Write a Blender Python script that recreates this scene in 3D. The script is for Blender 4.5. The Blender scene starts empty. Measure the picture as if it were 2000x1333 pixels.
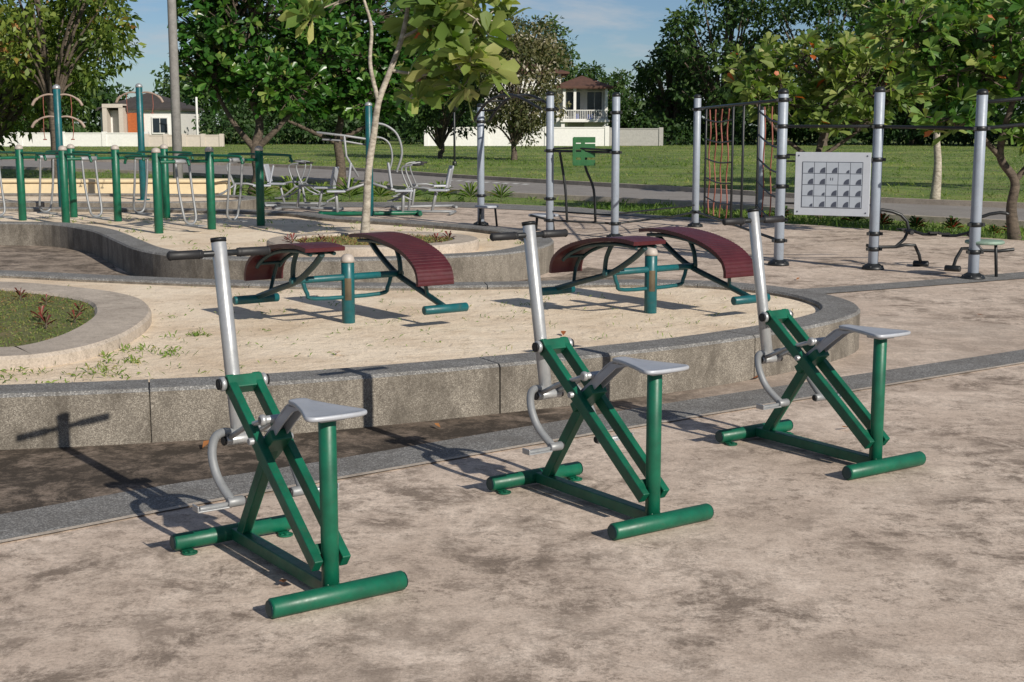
import bpy, math, random
import numpy as np
from mathutils import Vector, Matrix
random.seed(7)
rng = np.random.default_rng(11)
scene = bpy.context.scene
COL = scene.collection

# ------------------------------------------------------------------ materials
def new_mat(name):
    m = bpy.data.materials.new(name); m.use_nodes = True
    nt = m.node_tree; nt.nodes.clear()
    out = nt.nodes.new('ShaderNodeOutputMaterial')
    b = nt.nodes.new('ShaderNodeBsdfPrincipled')
    nt.links.new(b.outputs[0], out.inputs[0])
    return m, nt, b, out
def N(nt, t, **kw):
    n = nt.nodes.new(t)
    for k, v in kw.items(): setattr(n, k, v)
    return n
def noise(nt, vec, scale, detail=6, rough=.6, dist=0.0):
    n = N(nt, 'ShaderNodeTexNoise'); n.inputs['Scale'].default_value = scale
    n.inputs['Detail'].default_value = detail; n.inputs['Roughness'].default_value = rough
    n.inputs['Distortion'].default_value = dist
    nt.links.new(vec, n.inputs['Vector']); return n.outputs['Fac']
def ramp(nt, fac, stops):
    r = N(nt, 'ShaderNodeValToRGB'); e = r.color_ramp.elements
    while len(e) < len(stops): e.new(.5)
    for i, (p, c) in enumerate(stops):
        e[i].position = p
        e[i].color = (c[0], c[1], c[2], 1) if hasattr(c, '__len__') else (c, c, c, 1)
    nt.links.new(fac, r.inputs[0]); return r.outputs[0]
def mix(nt, fac, a, b, mode='MIX'):
    n = N(nt, 'ShaderNodeMix', data_type='RGBA', blend_type=mode)
    for s, v in ((n.inputs[0], fac), (n.inputs[6], a), (n.inputs[7], b)):
        if isinstance(v, bpy.types.NodeSocket): nt.links.new(v, s)
        elif hasattr(v, '__len__'): s.default_value = (v[0], v[1], v[2], 1)
        else: s.default_value = v
    return n.outputs[2]
def mth(nt, op, a, b=0.0, clamp=False):
    n = N(nt, 'ShaderNodeMath', operation=op); n.use_clamp = clamp
    for s, v in ((n.inputs[0], a), (n.inputs[1], b)):
        if isinstance(v, bpy.types.NodeSocket): nt.links.new(v, s)
        else: s.default_value = v
    return n.outputs[0]
def bump(nt, b, h, strength=.3, dist=.01):
    n = N(nt, 'ShaderNodeBump'); n.inputs['Strength'].default_value = strength
    n.inputs['Distance'].default_value = dist
    nt.links.new(h, n.inputs['Height']); nt.links.new(n.outputs[0], b.inputs['Normal'])
def coord(nt):
    return N(nt, 'ShaderNodeTexCoord').outputs['Object']

def paint(name, col, rough=.38, metal=0.0, var=.25, dirt=.35, dirtcol=(.10, .085, .06), spec=.5):
    m, nt, b, o = new_mat(name)
    c = coord(nt)
    f = ramp(nt, noise(nt, c, 7, 8, .65), [(.35, 0), (.7, 1)])
    c1 = mix(nt, f, [x*(1-var) for x in col], [min(1, x*(1+var*.6)) for x in col])
    d = ramp(nt, noise(nt, c, 23, 9, .7, .3), [(.54, 0), (.70, 1)])
    c2 = mix(nt, mth(nt, 'MULTIPLY', d, dirt), c1, dirtcol)
    nt.links.new(c2, b.inputs['Base Color'])
    r = mth(nt, 'MULTIPLY_ADD', noise(nt, c, 30, 5, .6), .3); r.node.inputs[2].default_value = rough-.14
    nt.links.new(r, b.inputs['Roughness'])
    b.inputs['Metallic'].default_value = metal
    b.inputs['Specular IOR Level'].default_value = spec
    bump(nt, b, noise(nt, c, 120, 3, .5), .10, .002)
    return m

M = {}
M['green'] = paint('green_paint', (.0025, .108, .058), .42, 0, .32, .30, (.045, .065, .042))
M['teal'] = paint('teal_paint', (.004, .095, .108), .42)
M['tealdark'] = paint('dark_teal_paint', (.004, .040, .045), .42)
M['silver'] = paint('silver_paint', (.44, .45, .46), .38, .5, .12, .25, (.15, .14, .13))
M['silverdull'] = paint('dull_silver_paint', (.27, .28, .29), .5, .3, .12, .25, (.12, .115, .10))
M['seatgrey'] = paint('grey_seat_paint', (.38, .40, .44), .42, .1, .10, .22, (.22, .2, .18))
M['black'] = paint('black_rubber', (.018, .018, .02), .55, 0, .2, .3, (.06, .055, .05))
M['blackpaint'] = paint('black_paint', (.012, .014, .016), .42, 0, .2, .3, (.05, .05, .05))
M['maroon'] = paint('maroon_plastic', (.070, .011, .015), .38, 0, .25, .3, (.09, .05, .045))
M['greypost'] = paint('grey_post_paint', (.29, .33, .39), .45, .05, .08, .25, (.16, .15, .14))
M['cap'] = paint('pale_cap_plastic', (.42, .37, .33), .5, 0, .1, .2)
M['tan'] = paint('tan_grip', (.33, .25, .20), .5, 0, .2, .3)
M['red'] = paint('dull_red_rope', (.26, .085, .06), .7, 0, .25, .3)
M['bronze'] = paint('bronze_plate', (.13, .10, .06), .45, .3, .4, .5)
M['panel'] = paint('white_panel', (.48, .51, .56), .5, 0, .05, .12, (.3, .3, .3))
M['ink'] = paint('dark_ink', (.06, .07, .10), .6, 0, .1, .1)
M['cell'] = paint('pale_print', (.40, .44, .50), .6, 0, .06, .1, (.3, .3, .3))
M['signgreen'] = paint('sign_green', (.014, .11, .03), .5)
M['stoolgreen'] = paint('pale_green_top', (.24, .34, .27), .5)
M['housewhite'] = paint('white_render', (.72, .71, .68), .8, 0, .08, .2, (.45, .42, .36))
M['housecream'] = paint('cream_render', (.74, .60, .38), .8, 0, .08, .25, (.45, .38, .28))
M['housepink'] = paint('pale_stone_render', (.54, .48, .42), .8, 0, .08, .25, (.35, .3, .25))
M['glass'] = paint('dark_glass', (.02, .03, .04), .15, 0, .3, 0)
M['orange'] = paint('orange_door_wood', (.42, .11, .03), .5, 0, .2, .2)
M['blueitem'] = paint('blue_plastic', (.02, .06, .30), .5, 0, .2, .2)
M['wallgrey'] = paint('grey_block_wall', (.36, .35, .33), .85, 0, .15, .5, (.16, .15, .13))
M['pole'] = paint('weathered_pole_concrete', (.24, .23, .22), .85, 0, .2, .5, (.10, .095, .09))
M['whiteline'] = paint('road_line_white', (.6, .6, .58), .8, 0, .1, .6, (.2, .2, .2))

def roof_mat(name, a, b_):
    m, nt, b, o = new_mat(name); c = coord(nt)
    w = N(nt, 'ShaderNodeTexWave', bands_direction='Z'); w.inputs['Scale'].default_value = 3.2
    w.inputs['Distortion'].default_value = .4; nt.links.new(c, w.inputs['Vector'])
    f = mth(nt, 'MULTIPLY', w.outputs['Fac'], noise(nt, c, 2.5, 6))
    nt.links.new(ramp(nt, f, [(.1, a), (.6, b_)]), b.inputs['Base Color'])
    b.inputs['Roughness'].default_value = .8
    bump(nt, b, w.outputs['Fac'], .5, .05)
    return m
M['roof'] = roof_mat('brown_roof_tiles', (.055, .028, .02), (.17, .08, .055))
M['roofgrey'] = roof_mat('grey_brown_roof_tiles', (.035, .03, .028), (.09, .075, .068))

PL_L, PL_M = (.76, .635, .53), (.57, .46, .375)
def plaza_mat(name, light, mid, dark, large=(.44, .58), edge=(.50, .60), amt=.9, fine=.5, gradient=False):
    """weathered concrete: pale base, ragged dark mildew patches at several sizes, sand-grain speckle"""
    m, nt, b, o = new_mat(name); c = coord(nt)
    f1 = ramp(nt, noise(nt, c, 1.1, 10, .68), [(.40, 0), (.58, 1)])
    f2 = ramp(nt, noise(nt, c, 10, 12, .8), [(.42, .8), (.57, 0)])
    base = mix(nt, f2, mix(nt, f1, mid, light), mid)
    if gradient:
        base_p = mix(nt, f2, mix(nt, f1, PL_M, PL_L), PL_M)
    L = ramp(nt, noise(nt, c, .60, 7, .66, .2), [(large[0], .15), (large[1], 1)])
    E = ramp(nt, noise(nt, c, 3.0, 15, .84, .3), [(edge[0], 0), (edge[1], 1)])
    st = mth(nt, 'MULTIPLY', L, E)
    E2 = ramp(nt, noise(nt, c, 11.0, 14, .86, .2), [(.49, 0), (.57, .95)])
    L2 = ramp(nt, noise(nt, c, 1.9, 9, .72), [(.40, .25), (.56, 1)])
    st = mth(nt, 'MAXIMUM', st, mth(nt, 'MULTIPLY', mth(nt, 'MULTIPLY', E2, L2), fine))
    st = mth(nt, 'MULTIPLY', st, amt, True)
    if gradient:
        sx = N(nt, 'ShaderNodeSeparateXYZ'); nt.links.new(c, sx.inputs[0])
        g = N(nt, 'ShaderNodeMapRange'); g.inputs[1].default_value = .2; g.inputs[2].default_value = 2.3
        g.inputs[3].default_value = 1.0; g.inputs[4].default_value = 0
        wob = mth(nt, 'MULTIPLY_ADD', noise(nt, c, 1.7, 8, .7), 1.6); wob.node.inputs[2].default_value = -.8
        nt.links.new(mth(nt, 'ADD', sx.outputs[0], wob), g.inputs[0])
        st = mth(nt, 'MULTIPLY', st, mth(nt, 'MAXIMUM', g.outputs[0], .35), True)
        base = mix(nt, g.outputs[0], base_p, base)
    col = mix(nt, st, base, dark)
    sp = ramp(nt, noise(nt, c, 70, 8, .85), [(.38, .60), (.48, .97), (.62, 1.14)])
    col = mix(nt, .9, col, sp, 'MULTIPLY')
    nt.links.new(col, b.inputs['Base Color']); b.inputs['Roughness'].default_value = .88
    b.inputs['Specular IOR Level'].default_value = .25
    bump(nt, b, noise(nt, c, 60, 8, .75), .45, .006)
    return m
M['plaza'] = plaza_mat('plaza_concrete', PL_L, PL_M, (.15, .115, .088), (.42, .55), (.465, .565), .84, .88)
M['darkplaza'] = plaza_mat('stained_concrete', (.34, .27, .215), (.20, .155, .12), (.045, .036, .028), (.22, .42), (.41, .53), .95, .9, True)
M['path'] = plaza_mat('worn_path_concrete', (.48, .395, .32), (.33, .265, .21), (.08, .063, .048), (.36, .50), (.44, .55), .9, .8)
M['ringc'] = plaza_mat('ring_concrete', (.57, .495, .415), (.43, .37, .31), (.17, .14, .11), (.48, .62), (.50, .62), .75, .6)
M['road'] = plaza_mat('road_asphalt', (.31, .29, .27), (.25, .23, .215), (.12, .115, .11), (.48, .66), (.5, .62), .6, .4)

def pebble(name, c0, c1, c2, scale=160, stain=.5, dirt=None):
    m, nt, b, o = new_mat(name); c = coord(nt)
    v = N(nt, 'ShaderNodeTexVoronoi'); v.inputs['Scale'].default_value = scale
    nt.links.new(c, v.inputs['Vector'])
    sp = N(nt, 'ShaderNodeSeparateColor'); nt.links.new(v.outputs['Color'], sp.inputs[0])
    col = ramp(nt, sp.outputs[0], [(.0, c0), (.6, c1), (1, c2)])
    d = ramp(nt, v.outputs['Distance'], [(.25, 1), (.8, .55)])
    col = mix(nt, 1.0, col, d, 'MULTIPLY')
    mp = N(nt, 'ShaderNodeMapping'); mp.inputs['Scale'].default_value = (1, 1, .45); nt.links.new(c, mp.inputs[0])
    st = ramp(nt, noise(nt, mp.outputs[0], 3.4, 13, .80, .25), [(.43, 0), (.60, 1)])
    col = mix(nt, mth(nt, 'MULTIPLY', st, stain), col, dirt or (c0[0]*.6, c0[1]*.55, c0[2]*.5))
    nt.links.new(col, b.inputs['Base Color']); b.inputs['Roughness'].default_value = .85
    bump(nt, b, v.outputs['Distance'], .5, -.004)
    return m
M['pebble'] = pebble('grey_pebble_wash', (.15, .147, .142), (.26, .256, .25), (.44, .43, .41), 140, .5)
M['pebblewall'] = pebble('weathered_pebble_wall', (.18, .157, .13), (.28, .248, .205), (.42, .38, .32), 190, .8, (.078, .066, .052))

def sand_mat():
    m, nt, b, o = new_mat('pale_sand'); c = coord(nt)
    col = mix(nt, ramp(nt, noise(nt, c, 1.1, 9, .66), [(.38, 0), (.60, 1)]), (.70, .555, .405), (.88, .745, .58))
    col = mix(nt, ramp(nt, noise(nt, c, 8, 11, .8), [(.53, 0), (.62, .55)]), col, (.50, .385, .26))
    col = mix(nt, .75, col, ramp(nt, noise(nt, c, 110, 5, .85), [(.36, .55), (.5, 1), (.66, 1.12)]), 'MULTIPLY')
    nt.links.new(col, b.inputs['Base Color']); b.inputs['Roughness'].default_value = .95
    b.inputs['Specular IOR Level'].default_value = .15
    h = mth(nt, 'ADD', mth(nt, 'MULTIPLY', noise(nt, c, 9, 4, .6), 1.0), mth(nt, 'MULTIPLY', noise(nt, c, 45, 6, .7), .45))
    bump(nt, b, h, .6, .03)
    return m
M['sand'] = sand_mat()

def grass_ground(name, a, b_, c_, brown, bs=.5):
    m, nt, b, o = new_mat(name); c = coord(nt)
    col = ramp(nt, noise(nt, c, .22, 12, .72), [(.38, a), (.5, b_), (.60, c_)])
    col = mix(nt, ramp(nt, noise(nt, c, .9, 12, .78), [(.50, 0), (.60, .7)]), col, brown)
    col = mix(nt, .6, col, ramp(nt, noise(nt, c, 20, 8, .85), [(.38, .55), (.58, 1.15)]), 'MULTIPLY')
    nt.links.new(col, b.inputs['Base Color']); b.inputs['Roughness'].default_value = .95
    bump(nt, b, noise(nt, c, 25, 6, .8), bs, .04)
    return m
M['grassground'] = grass_ground('meadow_grass', (.055, .11, .020), (.13, .20, .034), (.23, .28, .060), (.24, .22, .09))
M['soil'] = grass_ground('soil_lawn', (.10, .14, .03), (.15, .15, .05), (.16, .19, .045), (.24, .17, .10))

def leaf_mat(name, stops, trans=.3, rough=.45):
    m, nt, b, o = new_mat(name)
    a = N(nt, 'ShaderNodeAttribute'); a.attribute_name = 'tone'
    col = ramp(nt, a.outputs['Fac'], stops)
    nt.links.new(col, b.inputs['Base Color']); b.inputs['Roughness'].default_value = rough
    b.inputs['Specular IOR Level'].default_value = .4
    t = N(nt, 'ShaderNodeBsdfTranslucent')
    tc = mix(nt, 1.0, col, (1.6, 1.8, .7), 'MULTIPLY'); nt.links.new(tc, t.inputs[0])
    mx = N(nt, 'ShaderNodeMixShader'); mx.inputs[0].default_value = trans
    nt.links.new(b.outputs[0], mx.inputs[1]); nt.links.new(t.outputs[0], mx.inputs[2])
    nt.links.new(mx.outputs[0], o.inputs[0])
    return m
M['leaf_young'] = leaf_mat('leaves_broad_yellow_green', [(0, (.05, .11, .02)), (.4, (.13, .20, .045)), (.75, (.27, .32, .10)), (.96, (.44, .41, .17)), (1, (.52, .12, .03))], .35)
M['leaf_light'] = leaf_mat('leaves_broad_light', [(0, (.025, .085, .015)), (.40, (.075, .165, .028)), (.75, (.20, .29, .07)), (.97, (.40, .40, .14)), (1, (.45, .14, .04))], .3)
M['leaf_dark'] = leaf_mat('leaves_broad_dark', [(0, (.016, .062, .011)), (.5, (.043, .125, .020)), (.85, (.13, .235, .045)), (1, (.24, .27, .08))], .25, .30)
M['leaf_far'] = leaf_mat('leaves_small_dark', [(0, (.015, .042, .010)), (.5, (.034, .078, .016)), (1, (.09, .14, .035))], .2, .6)
M['leaf_olive'] = leaf_mat('leaves_small_olive', [(0, (.035, .072, .012)), (.5, (.095, .15, .025)), (.9, (.21, .26, .05)), (1, (.32, .16, .05))], .33, .5)
M['leaf_brown'] = leaf_mat('leaves_with_blossom', [(0, (.035, .055, .018)), (.5, (.09, .095, .035)), (.9, (.16, .14, .065)), (.95, (.35, .31, .24)), (1, (.5, .46, .38))], .22, .6)
M['blade'] = leaf_mat('grass_blades', [(0, (.06, .12, .018)), (.5, (.13, .21, .032)), (.85, (.22, .29, .06)), (1, (.36, .31, .14))], .3, .6)
M['dryblade'] = leaf_mat('mixed_dry_blades', [(0, (.08, .14, .025)), (.45, (.14, .20, .04)), (.75, (.24, .21, .08)), (1, (.28, .15, .07))], .2, .7)
M['cordy'] = leaf_mat('red_strap_leaves', [(0, (.06, .03, .02)), (.5, (.18, .04, .04)), (.8, (.28, .06, .05)), (1, (.12, .14, .03))], .2, .4)
M['redbloom'] = leaf_mat('red_orange_bloom', [(0, (.03, .07, .015)), (.55, (.05, .10, .02)), (.7, (.24, .03, .015)), (1, (.38, .08, .02))], .2, .5)
M['deadleaf'] = leaf_mat('fallen_leaf_orange', [(0, (.30, .09, .03)), (1, (.42, .18, .06))], .15, .6)
M['litter'] = leaf_mat('dry_litter', [(0, (.06, .04, .025)), (.6, (.16, .10, .05)), (1, (.28, .18, .09))], .1, .8)

def bark(name, a, b_):
    m, nt, b, o = new_mat(name); c = coord(nt)
    mp = N(nt, 'ShaderNodeMapping'); mp.inputs['Scale'].default_value = (1, 1, 2.2); nt.links.new(c, mp.inputs[0])
    f = noise(nt, mp.outputs[0], 9, 10, .7, .3)
    nt.links.new(ramp(nt, f, [(.36, a), (.60, b_)]), b.inputs['Base Color'])
    b.inputs['Roughness'].default_value = .9; bump(nt, b, f, .6, .02)
    return m
M['bark_pale'] = bark('pale_bark', (.20, .17, .135), (.48, .43, .36))
M['bark_dark'] = bark('dark_bark', (.045, .035, .026), (.13, .10, .075))

# ------------------------------------------------------------------ mesh tools
def catmull(pts, n=6, closed=False):
    P = [Vector(p) for p in pts]; out = []; L = len(P)
    rngi = range(L) if closed else range(L-1)
    for i in rngi:
        if closed: a, b, c, d = P[i-1], P[i], P[(i+1) % L], P[(i+2) % L]
        else: a, b, c, d = P[max(i-1, 0)], P[i], P[i+1], P[min(i+2, L-1)]
        for k in range(n):
            t = k/n
            out.append(.5*((2*b)+(c-a)*t+(2*a-5*b+4*c-d)*t*t+(3*b-a-3*c+d)*t**3))
    if not closed: out.append(P[-1])
    return out

class MB:
    def __init__(s): s.v = []; s.f = []; s.m = []; s.sm = []
    def face(s, ids, mi=0, sm=False): s.f.append(ids); s.m.append(mi); s.sm.append(sm)
    def tube(s, path, r, seg=14, mi=0, curve=0, cap=True, round_=.18):
        P = [Vector(p) for p in path]
        if curve:
            if hasattr(r, '__len__'):
                rr = []
                for i in range(len(P)-1):
                    for k in range(curve): rr.append(r[i]+(r[i+1]-r[i])*k/curve)
                rr.append(r[-1]); r = rr
            P = catmull(P, curve)
        n = len(P)
        R = list(r) if hasattr(r, '__len__') else [r]*n
        T = []
        for i in range(n):
            t = P[min(i+1, n-1)]-P[max(i-1, 0)]
            T.append(t.normalized())
        u = T[0].orthogonal().normalized(); rings = []
        if cap and round_ > 0:
            e = round_
            P = [P[0]] + [P[0]+T[0]*R[0]*e] + P[1:-1] + [P[-1]-T[-1]*R[-1]*e] + [P[-1]]
            T = [T[0]] + T + [T[-1]]
            R = [R[0]*(1-e)] + R + [R[-1]*(1-e)]
            n += 2
        for i in range(n):
            u = (u - T[i]*u.dot(T[i]))
            u = u.normalized() if u.length > 1e-6 else T[i].orthogonal().normalized()
            w = T[i].cross(u); b = len(s.v)
            for k in range(seg):
                a = 2*math.pi*k/seg
                s.v.append(P[i]+(u*math.cos(a)+w*math.sin(a))*R[i])
            rings.append(b)
        for i in range(n-1):
            for k in range(seg):
                k2 = (k+1) % seg
                s.face((rings[i]+k, rings[i]+k2, rings[i+1]+k2, rings[i+1]+k), mi, True)
        if cap:
            s.face(tuple(rings[0]+k for k in reversed(range(seg))), mi)
            s.face(tuple(rings[-1]+k for k in range(seg)), mi)
        return s
    def beam(s, p0, p1, w, h, mi=0, side=(1, 0, 0)):
        p0 = Vector(p0); p1 = Vector(p1); d = (p1-p0).normalized(); sd = Vector(side)
        sd = (sd-d*sd.dot(d)).normalized(); up = sd.cross(d).normalized(); b = len(s.v)
        for p in (p0, p1):
            for a, c in ((-1, -1), (1, -1), (1, 1), (-1, 1)):
                s.v.append(p+sd*a*w/2+up*c*h/2)
        for q in ((3, 2, 1, 0), (4, 5, 6, 7), (0, 1, 5, 4), (1, 2, 6, 5), (2, 3, 7, 6), (3, 0, 4, 7)):
            s.face(tuple(b+i for i in q), mi)
        return s
    def ribbon(s, path, w, t, mi=0):
        n = len(path); W = w if hasattr(w, '__len__') else [w]*n; b = len(s.v)
        for i, p in enumerate(path):
            p = Vector(p); d = (Vector(path[min(i+1, n-1)])-Vector(path[max(i-1, 0)])).normalized()
            nr = Vector((0, -d.z, d.y))
            for a, c in ((-1, -1), (1, -1), (1, 1), (-1, 1)): s.v.append(p+Vector((a*W[i]/2, 0, 0))+nr*c*t/2)
        for i in range(n-1):
            for k in range(4):
                k2 = (k+1) % 4; s.face((b+i*4+k, b+i*4+k2, b+i*4+4+k2, b+i*4+4+k), mi, k in (0, 2))
        s.face((b+3, b+2, b+1, b), mi); e = b+(n-1)*4; s.face((e, e+1, e+2, e+3), mi)
        return s
    def box(s, c, size, mi=0, rot=0):
        c = Vector(c); b = len(s.v); R = Matrix.Rotation(rot, 3, 'Z')
        for z in (-1, 1):
            for a, e in ((-1, -1), (1, -1), (1, 1), (-1, 1)):
                s.v.append(c+R @ Vector((a*size[0]/2, e*size[1]/2, z*size[2]/2)))
        for q in ((3, 2, 1, 0), (4, 5, 6, 7), (0, 1, 5, 4), (1, 2, 6, 5), (2, 3, 7, 6), (3, 0, 4, 7)):
            s.face(tuple(b+i for i in q), mi)
        return s
    def prism(s, poly, z0, z1, mi=0, mapf=None):
        b = len(s.v); n = len(poly)
        f = mapf or (lambda x, y, z: Vector((x, y, z)))
        for z in (z0, z1):
            for p in poly: s.v.append(f(p[0], p[1], z))
        s.face(tuple(b+i for i in reversed(range(n))), mi); s.face(tuple(b+n+i for i in range(n)), mi)
        for i in range(n):
            j = (i+1) % n; s.face((b+i, b+j, b+n+j, b+n+i), mi)
        return s
    def lathe(s, prof, c=(0, 0, 0), seg=20, mi=0):
        c = Vector(c); rings = []
        for r, z in prof:
            b = len(s.v)
            for k in range(seg):
                a = 2*math.pi*k/seg; s.v.append(c+Vector((max(r, 1e-4)*math.cos(a), max(r, 1e-4)*math.sin(a), z)))
            rings.append(b)
        for i in range(len(prof)-1):
            for k in range(seg):
                k2 = (k+1) % seg; s.face((rings[i]+k, rings[i]+k2, rings[i+1]+k2, rings[i+1]+k), mi, True)
        s.face(tuple(rings[0]+k for k in reversed(range(seg))), mi); s.face(tuple(rings[-1]+k for k in range(seg)), mi)
        return s
    def obj(s, name, mats, parent=None, bevel=0, loc=None):
        me = bpy.data.meshes.new(name); me.from_pydata([tuple(v) for v in s.v], [], s.f)
        for m in (mats if isinstance(mats, (list, tuple)) else [mats]): me.materials.append(M[m] if isinstance(m, str) else m)
        me.polygons.foreach_set('material_index', s.m); me.polygons.foreach_set('use_smooth', s.sm); me.update()
        o = bpy.data.objects.new(name, me); COL.objects.link(o)
        if parent: o.parent = parent
        if loc: o.location = loc
        if bevel:
            md = o.modifiers.new('bevel', 'BEVEL'); md.width = bevel; md.segments = 2
            md.limit_method = 'ANGLE'; md.angle_limit = math.radians(45)
        return o

def thing(name, label, category, loc=(0, 0, 0), rot=0, group=None, scale=1):
    e = bpy.data.objects.new(name, None); e.empty_display_size = .2; COL.objects.link(e)
    e.location = loc; e.rotation_euler = (0, 0, rot); e.scale = (scale,)*3
    e['label'] = label; e['category'] = category
    if group: e['group'] = group
    return e
def tag(o, label, category, group=None):
    o['label'] = label; o['category'] = category
    if group: o['group'] = group
    return o
def struct(o): o['kind'] = 'structure'; return o
def stuff(o, label=None, cat=None):
    o['kind'] = 'stuff'
    if label: o['label'] = label; o['category'] = cat
    return o
def dup(root, loc, rot=None, scale=None, label=None):
    def cp(o, par):
        c = o.copy(); COL.objects.link(c)
        if par: c.parent = par
        for ch in o.children: cp(ch, c)
        return c
    r = cp(root, None); r.location = loc
    if rot is not None: r.rotation_euler = (0, 0, rot)
    if scale is not None: r.scale = (scale,)*3 if not hasattr(scale, '__len__') else scale
    if label: r['label'] = label
    return r

# ------------------------------------------------------------------ leaves
def unit(a): return a/np.maximum(np.linalg.norm(a, axis=-1, keepdims=True), 1e-9)
def leaf_obj(name, P, D, L, W, tone, mat, shape='kite', parent=None, droop=.12, fold=.15, bias_up=.8):
    n = len(P); D = unit(D); R = rng.normal(size=(n, 3)); R[:, 2] += bias_up
    S = unit(np.cross(D, R)); Nn = unit(np.cross(S, D))
    L = np.broadcast_to(L, (n,))[:, None]; W = np.broadcast_to(W, (n,))[:, None]
    dz = np.array([0, 0, -1.0])
    if shape == 'kite':
        V = np.stack([P, P+D*L*.45+S*W*.5+Nn*W*fold, P+D*L+dz*L*droop, P+D*L*.45-S*W*.5+Nn*W*fold], 1)
        q = np.array([[0, 1, 2, 3]]); k = 4
    else:
        a = P+D*L*.4+dz*L*droop*.1; c = P+D*L*.78+dz*L*droop*.5; t = P+D*L+dz*L*droop
        V = np.stack([P, a+S*W*.30+Nn*W*fold*.6, c+S*W*.5+Nn*W*fold, t, c-S*W*.5+Nn*W*fold, a-S*W*.30+Nn*W*fold*.6, c], 1)
        q = np.array([[0, 1, 2, 6], [6, 2, 3, 4], [0, 6, 4, 5]]); k = 7
    F = (q[None]+(np.arange(n)*k)[:, None, None]).reshape(-1, 4); verts = V.reshape(-1, 3)
    me = bpy.data.meshes.new(name)
    me.vertices.add(len(verts)); me.vertices.foreach_set('co', verts.astype(np.float32).ravel())
    me.loops.add(F.size); me.loops.foreach_set('vertex_index', F.astype(np.int32).ravel())
    me.polygons.add(len(F)); me.polygons.foreach_set('loop_start', np.arange(0, F.size, 4, dtype=np.int32))
    me.update(calc_edges=True)
    at = me.attributes.new('tone', 'FLOAT', 'POINT'); at.data.foreach_set('value', np.repeat(tone, k).astype(np.float32))
    me.materials.append(M[mat])
    o = bpy.data.objects.new(name, me); COL.objects.link(o)
    if parent: o.parent = parent
    return o

def rosettes(tips, dirs, per, L):
    P = np.repeat(tips, per, 0); A = np.repeat(unit(dirs), per, 0); m = len(P)
    R = unit(rng.normal(size=(m, 3))); side = unit(R-A*(R*A).sum(1, keepdims=True))
    el = rng.uniform(.15, 1.1, (m, 1)); D = side*np.cos(el)+A*np.sin(el)
    P = P + A*rng.uniform(-.25, .05, (m, 1))*L
    return P, D
def blob(center, rad, n, power=.45):
    d = unit(rng.normal(size=(n, 3))); r = rng.uniform(0, 1, (n, 1))**power
    return np.array(center)+d*r*np.array(rad)

def rosette_tree(name, label, loc, trunk, crown_blobs, ntips, leafL, mat, barkm, r0=.12, extra=None, per=9, ratio=.40, twig=.012):
    root = thing(name, label, 'tree', loc)
    mb = MB(); n = len(trunk)
    rad = [r0*(1-.55*i/(n-1)) for i in range(n)]; rad[0] *= 1.25
    mb.tube(trunk, rad, 12, 0, 5)
    joints = [Vector(t) for t in trunk[max(1, n//2):]]
    if extra:
        for path, ra in extra:
            mb.tube(path, [ra*(1-.6*i/(len(path)-1)) for i in range(len(path))], 8, 0, 5)
            joints += [Vector(p) for p in path[1:]]
    tips = []; dirs = []; tw = sum(b[2] for b in crown_blobs)
    for c, r, w in crown_blobs:
        k = max(4, int(ntips*w/tw)); c = Vector(c); ra = np.array(r)
        j = min(joints, key=lambda q: (q-c).length)
        sub = blob(c, ra*.55, 5, .6); subs = []
        for sct in sub:
            sv = Vector(sct); mid = (j+sv)/2+Vector((random.uniform(-.1, .1), random.uniform(-.1, .1), .08*(sv-j).length))
            mb.tube([j, mid, sv], [r0*.38, r0*.26, r0*.15], 7, 0, 4); subs.append(sv); subs.append(mid)
        pts = blob(c, ra, k, .40)
        for p in pts:
            pv = Vector(p); sv = min(subs, key=lambda q: (q-pv).length)
            if (pv-sv).length > .05:
                mid = (pv+sv)/2+Vector((random.uniform(-.06, .06), random.uniform(-.06, .06), -.06*(pv-sv).length))
                mb.tube([sv, mid, pv], [twig*1.5, twig*1.2, twig], 4, 0, 2, cap=False)
            tips.append(p); d = np.array(p)-np.array(c); dirs.append(unit(d[None])[0]*.7+np.array([0, 0, .9])+rng.normal(size=3)*.25)
    mb.obj('trunk', barkm, root)
    tips = np.array(tips); dirs = np.array(dirs)
    P, D = rosettes(tips, dirs, per, leafL); m = len(P)
    base = np.repeat(rng.uniform(0, .95, len(tips)), per)
    tone = np.clip(base*.6+rng.uniform(0, .42, m), 0, .96); tone[rng.random(m) < .010] = 1.0
    Ls = leafL*rng.uniform(.65, 1.15, m)
    leaf_obj('crown', P, D, Ls, Ls*ratio, tone, mat, 'obov', root, .22, .12, .6)
    return root

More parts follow.
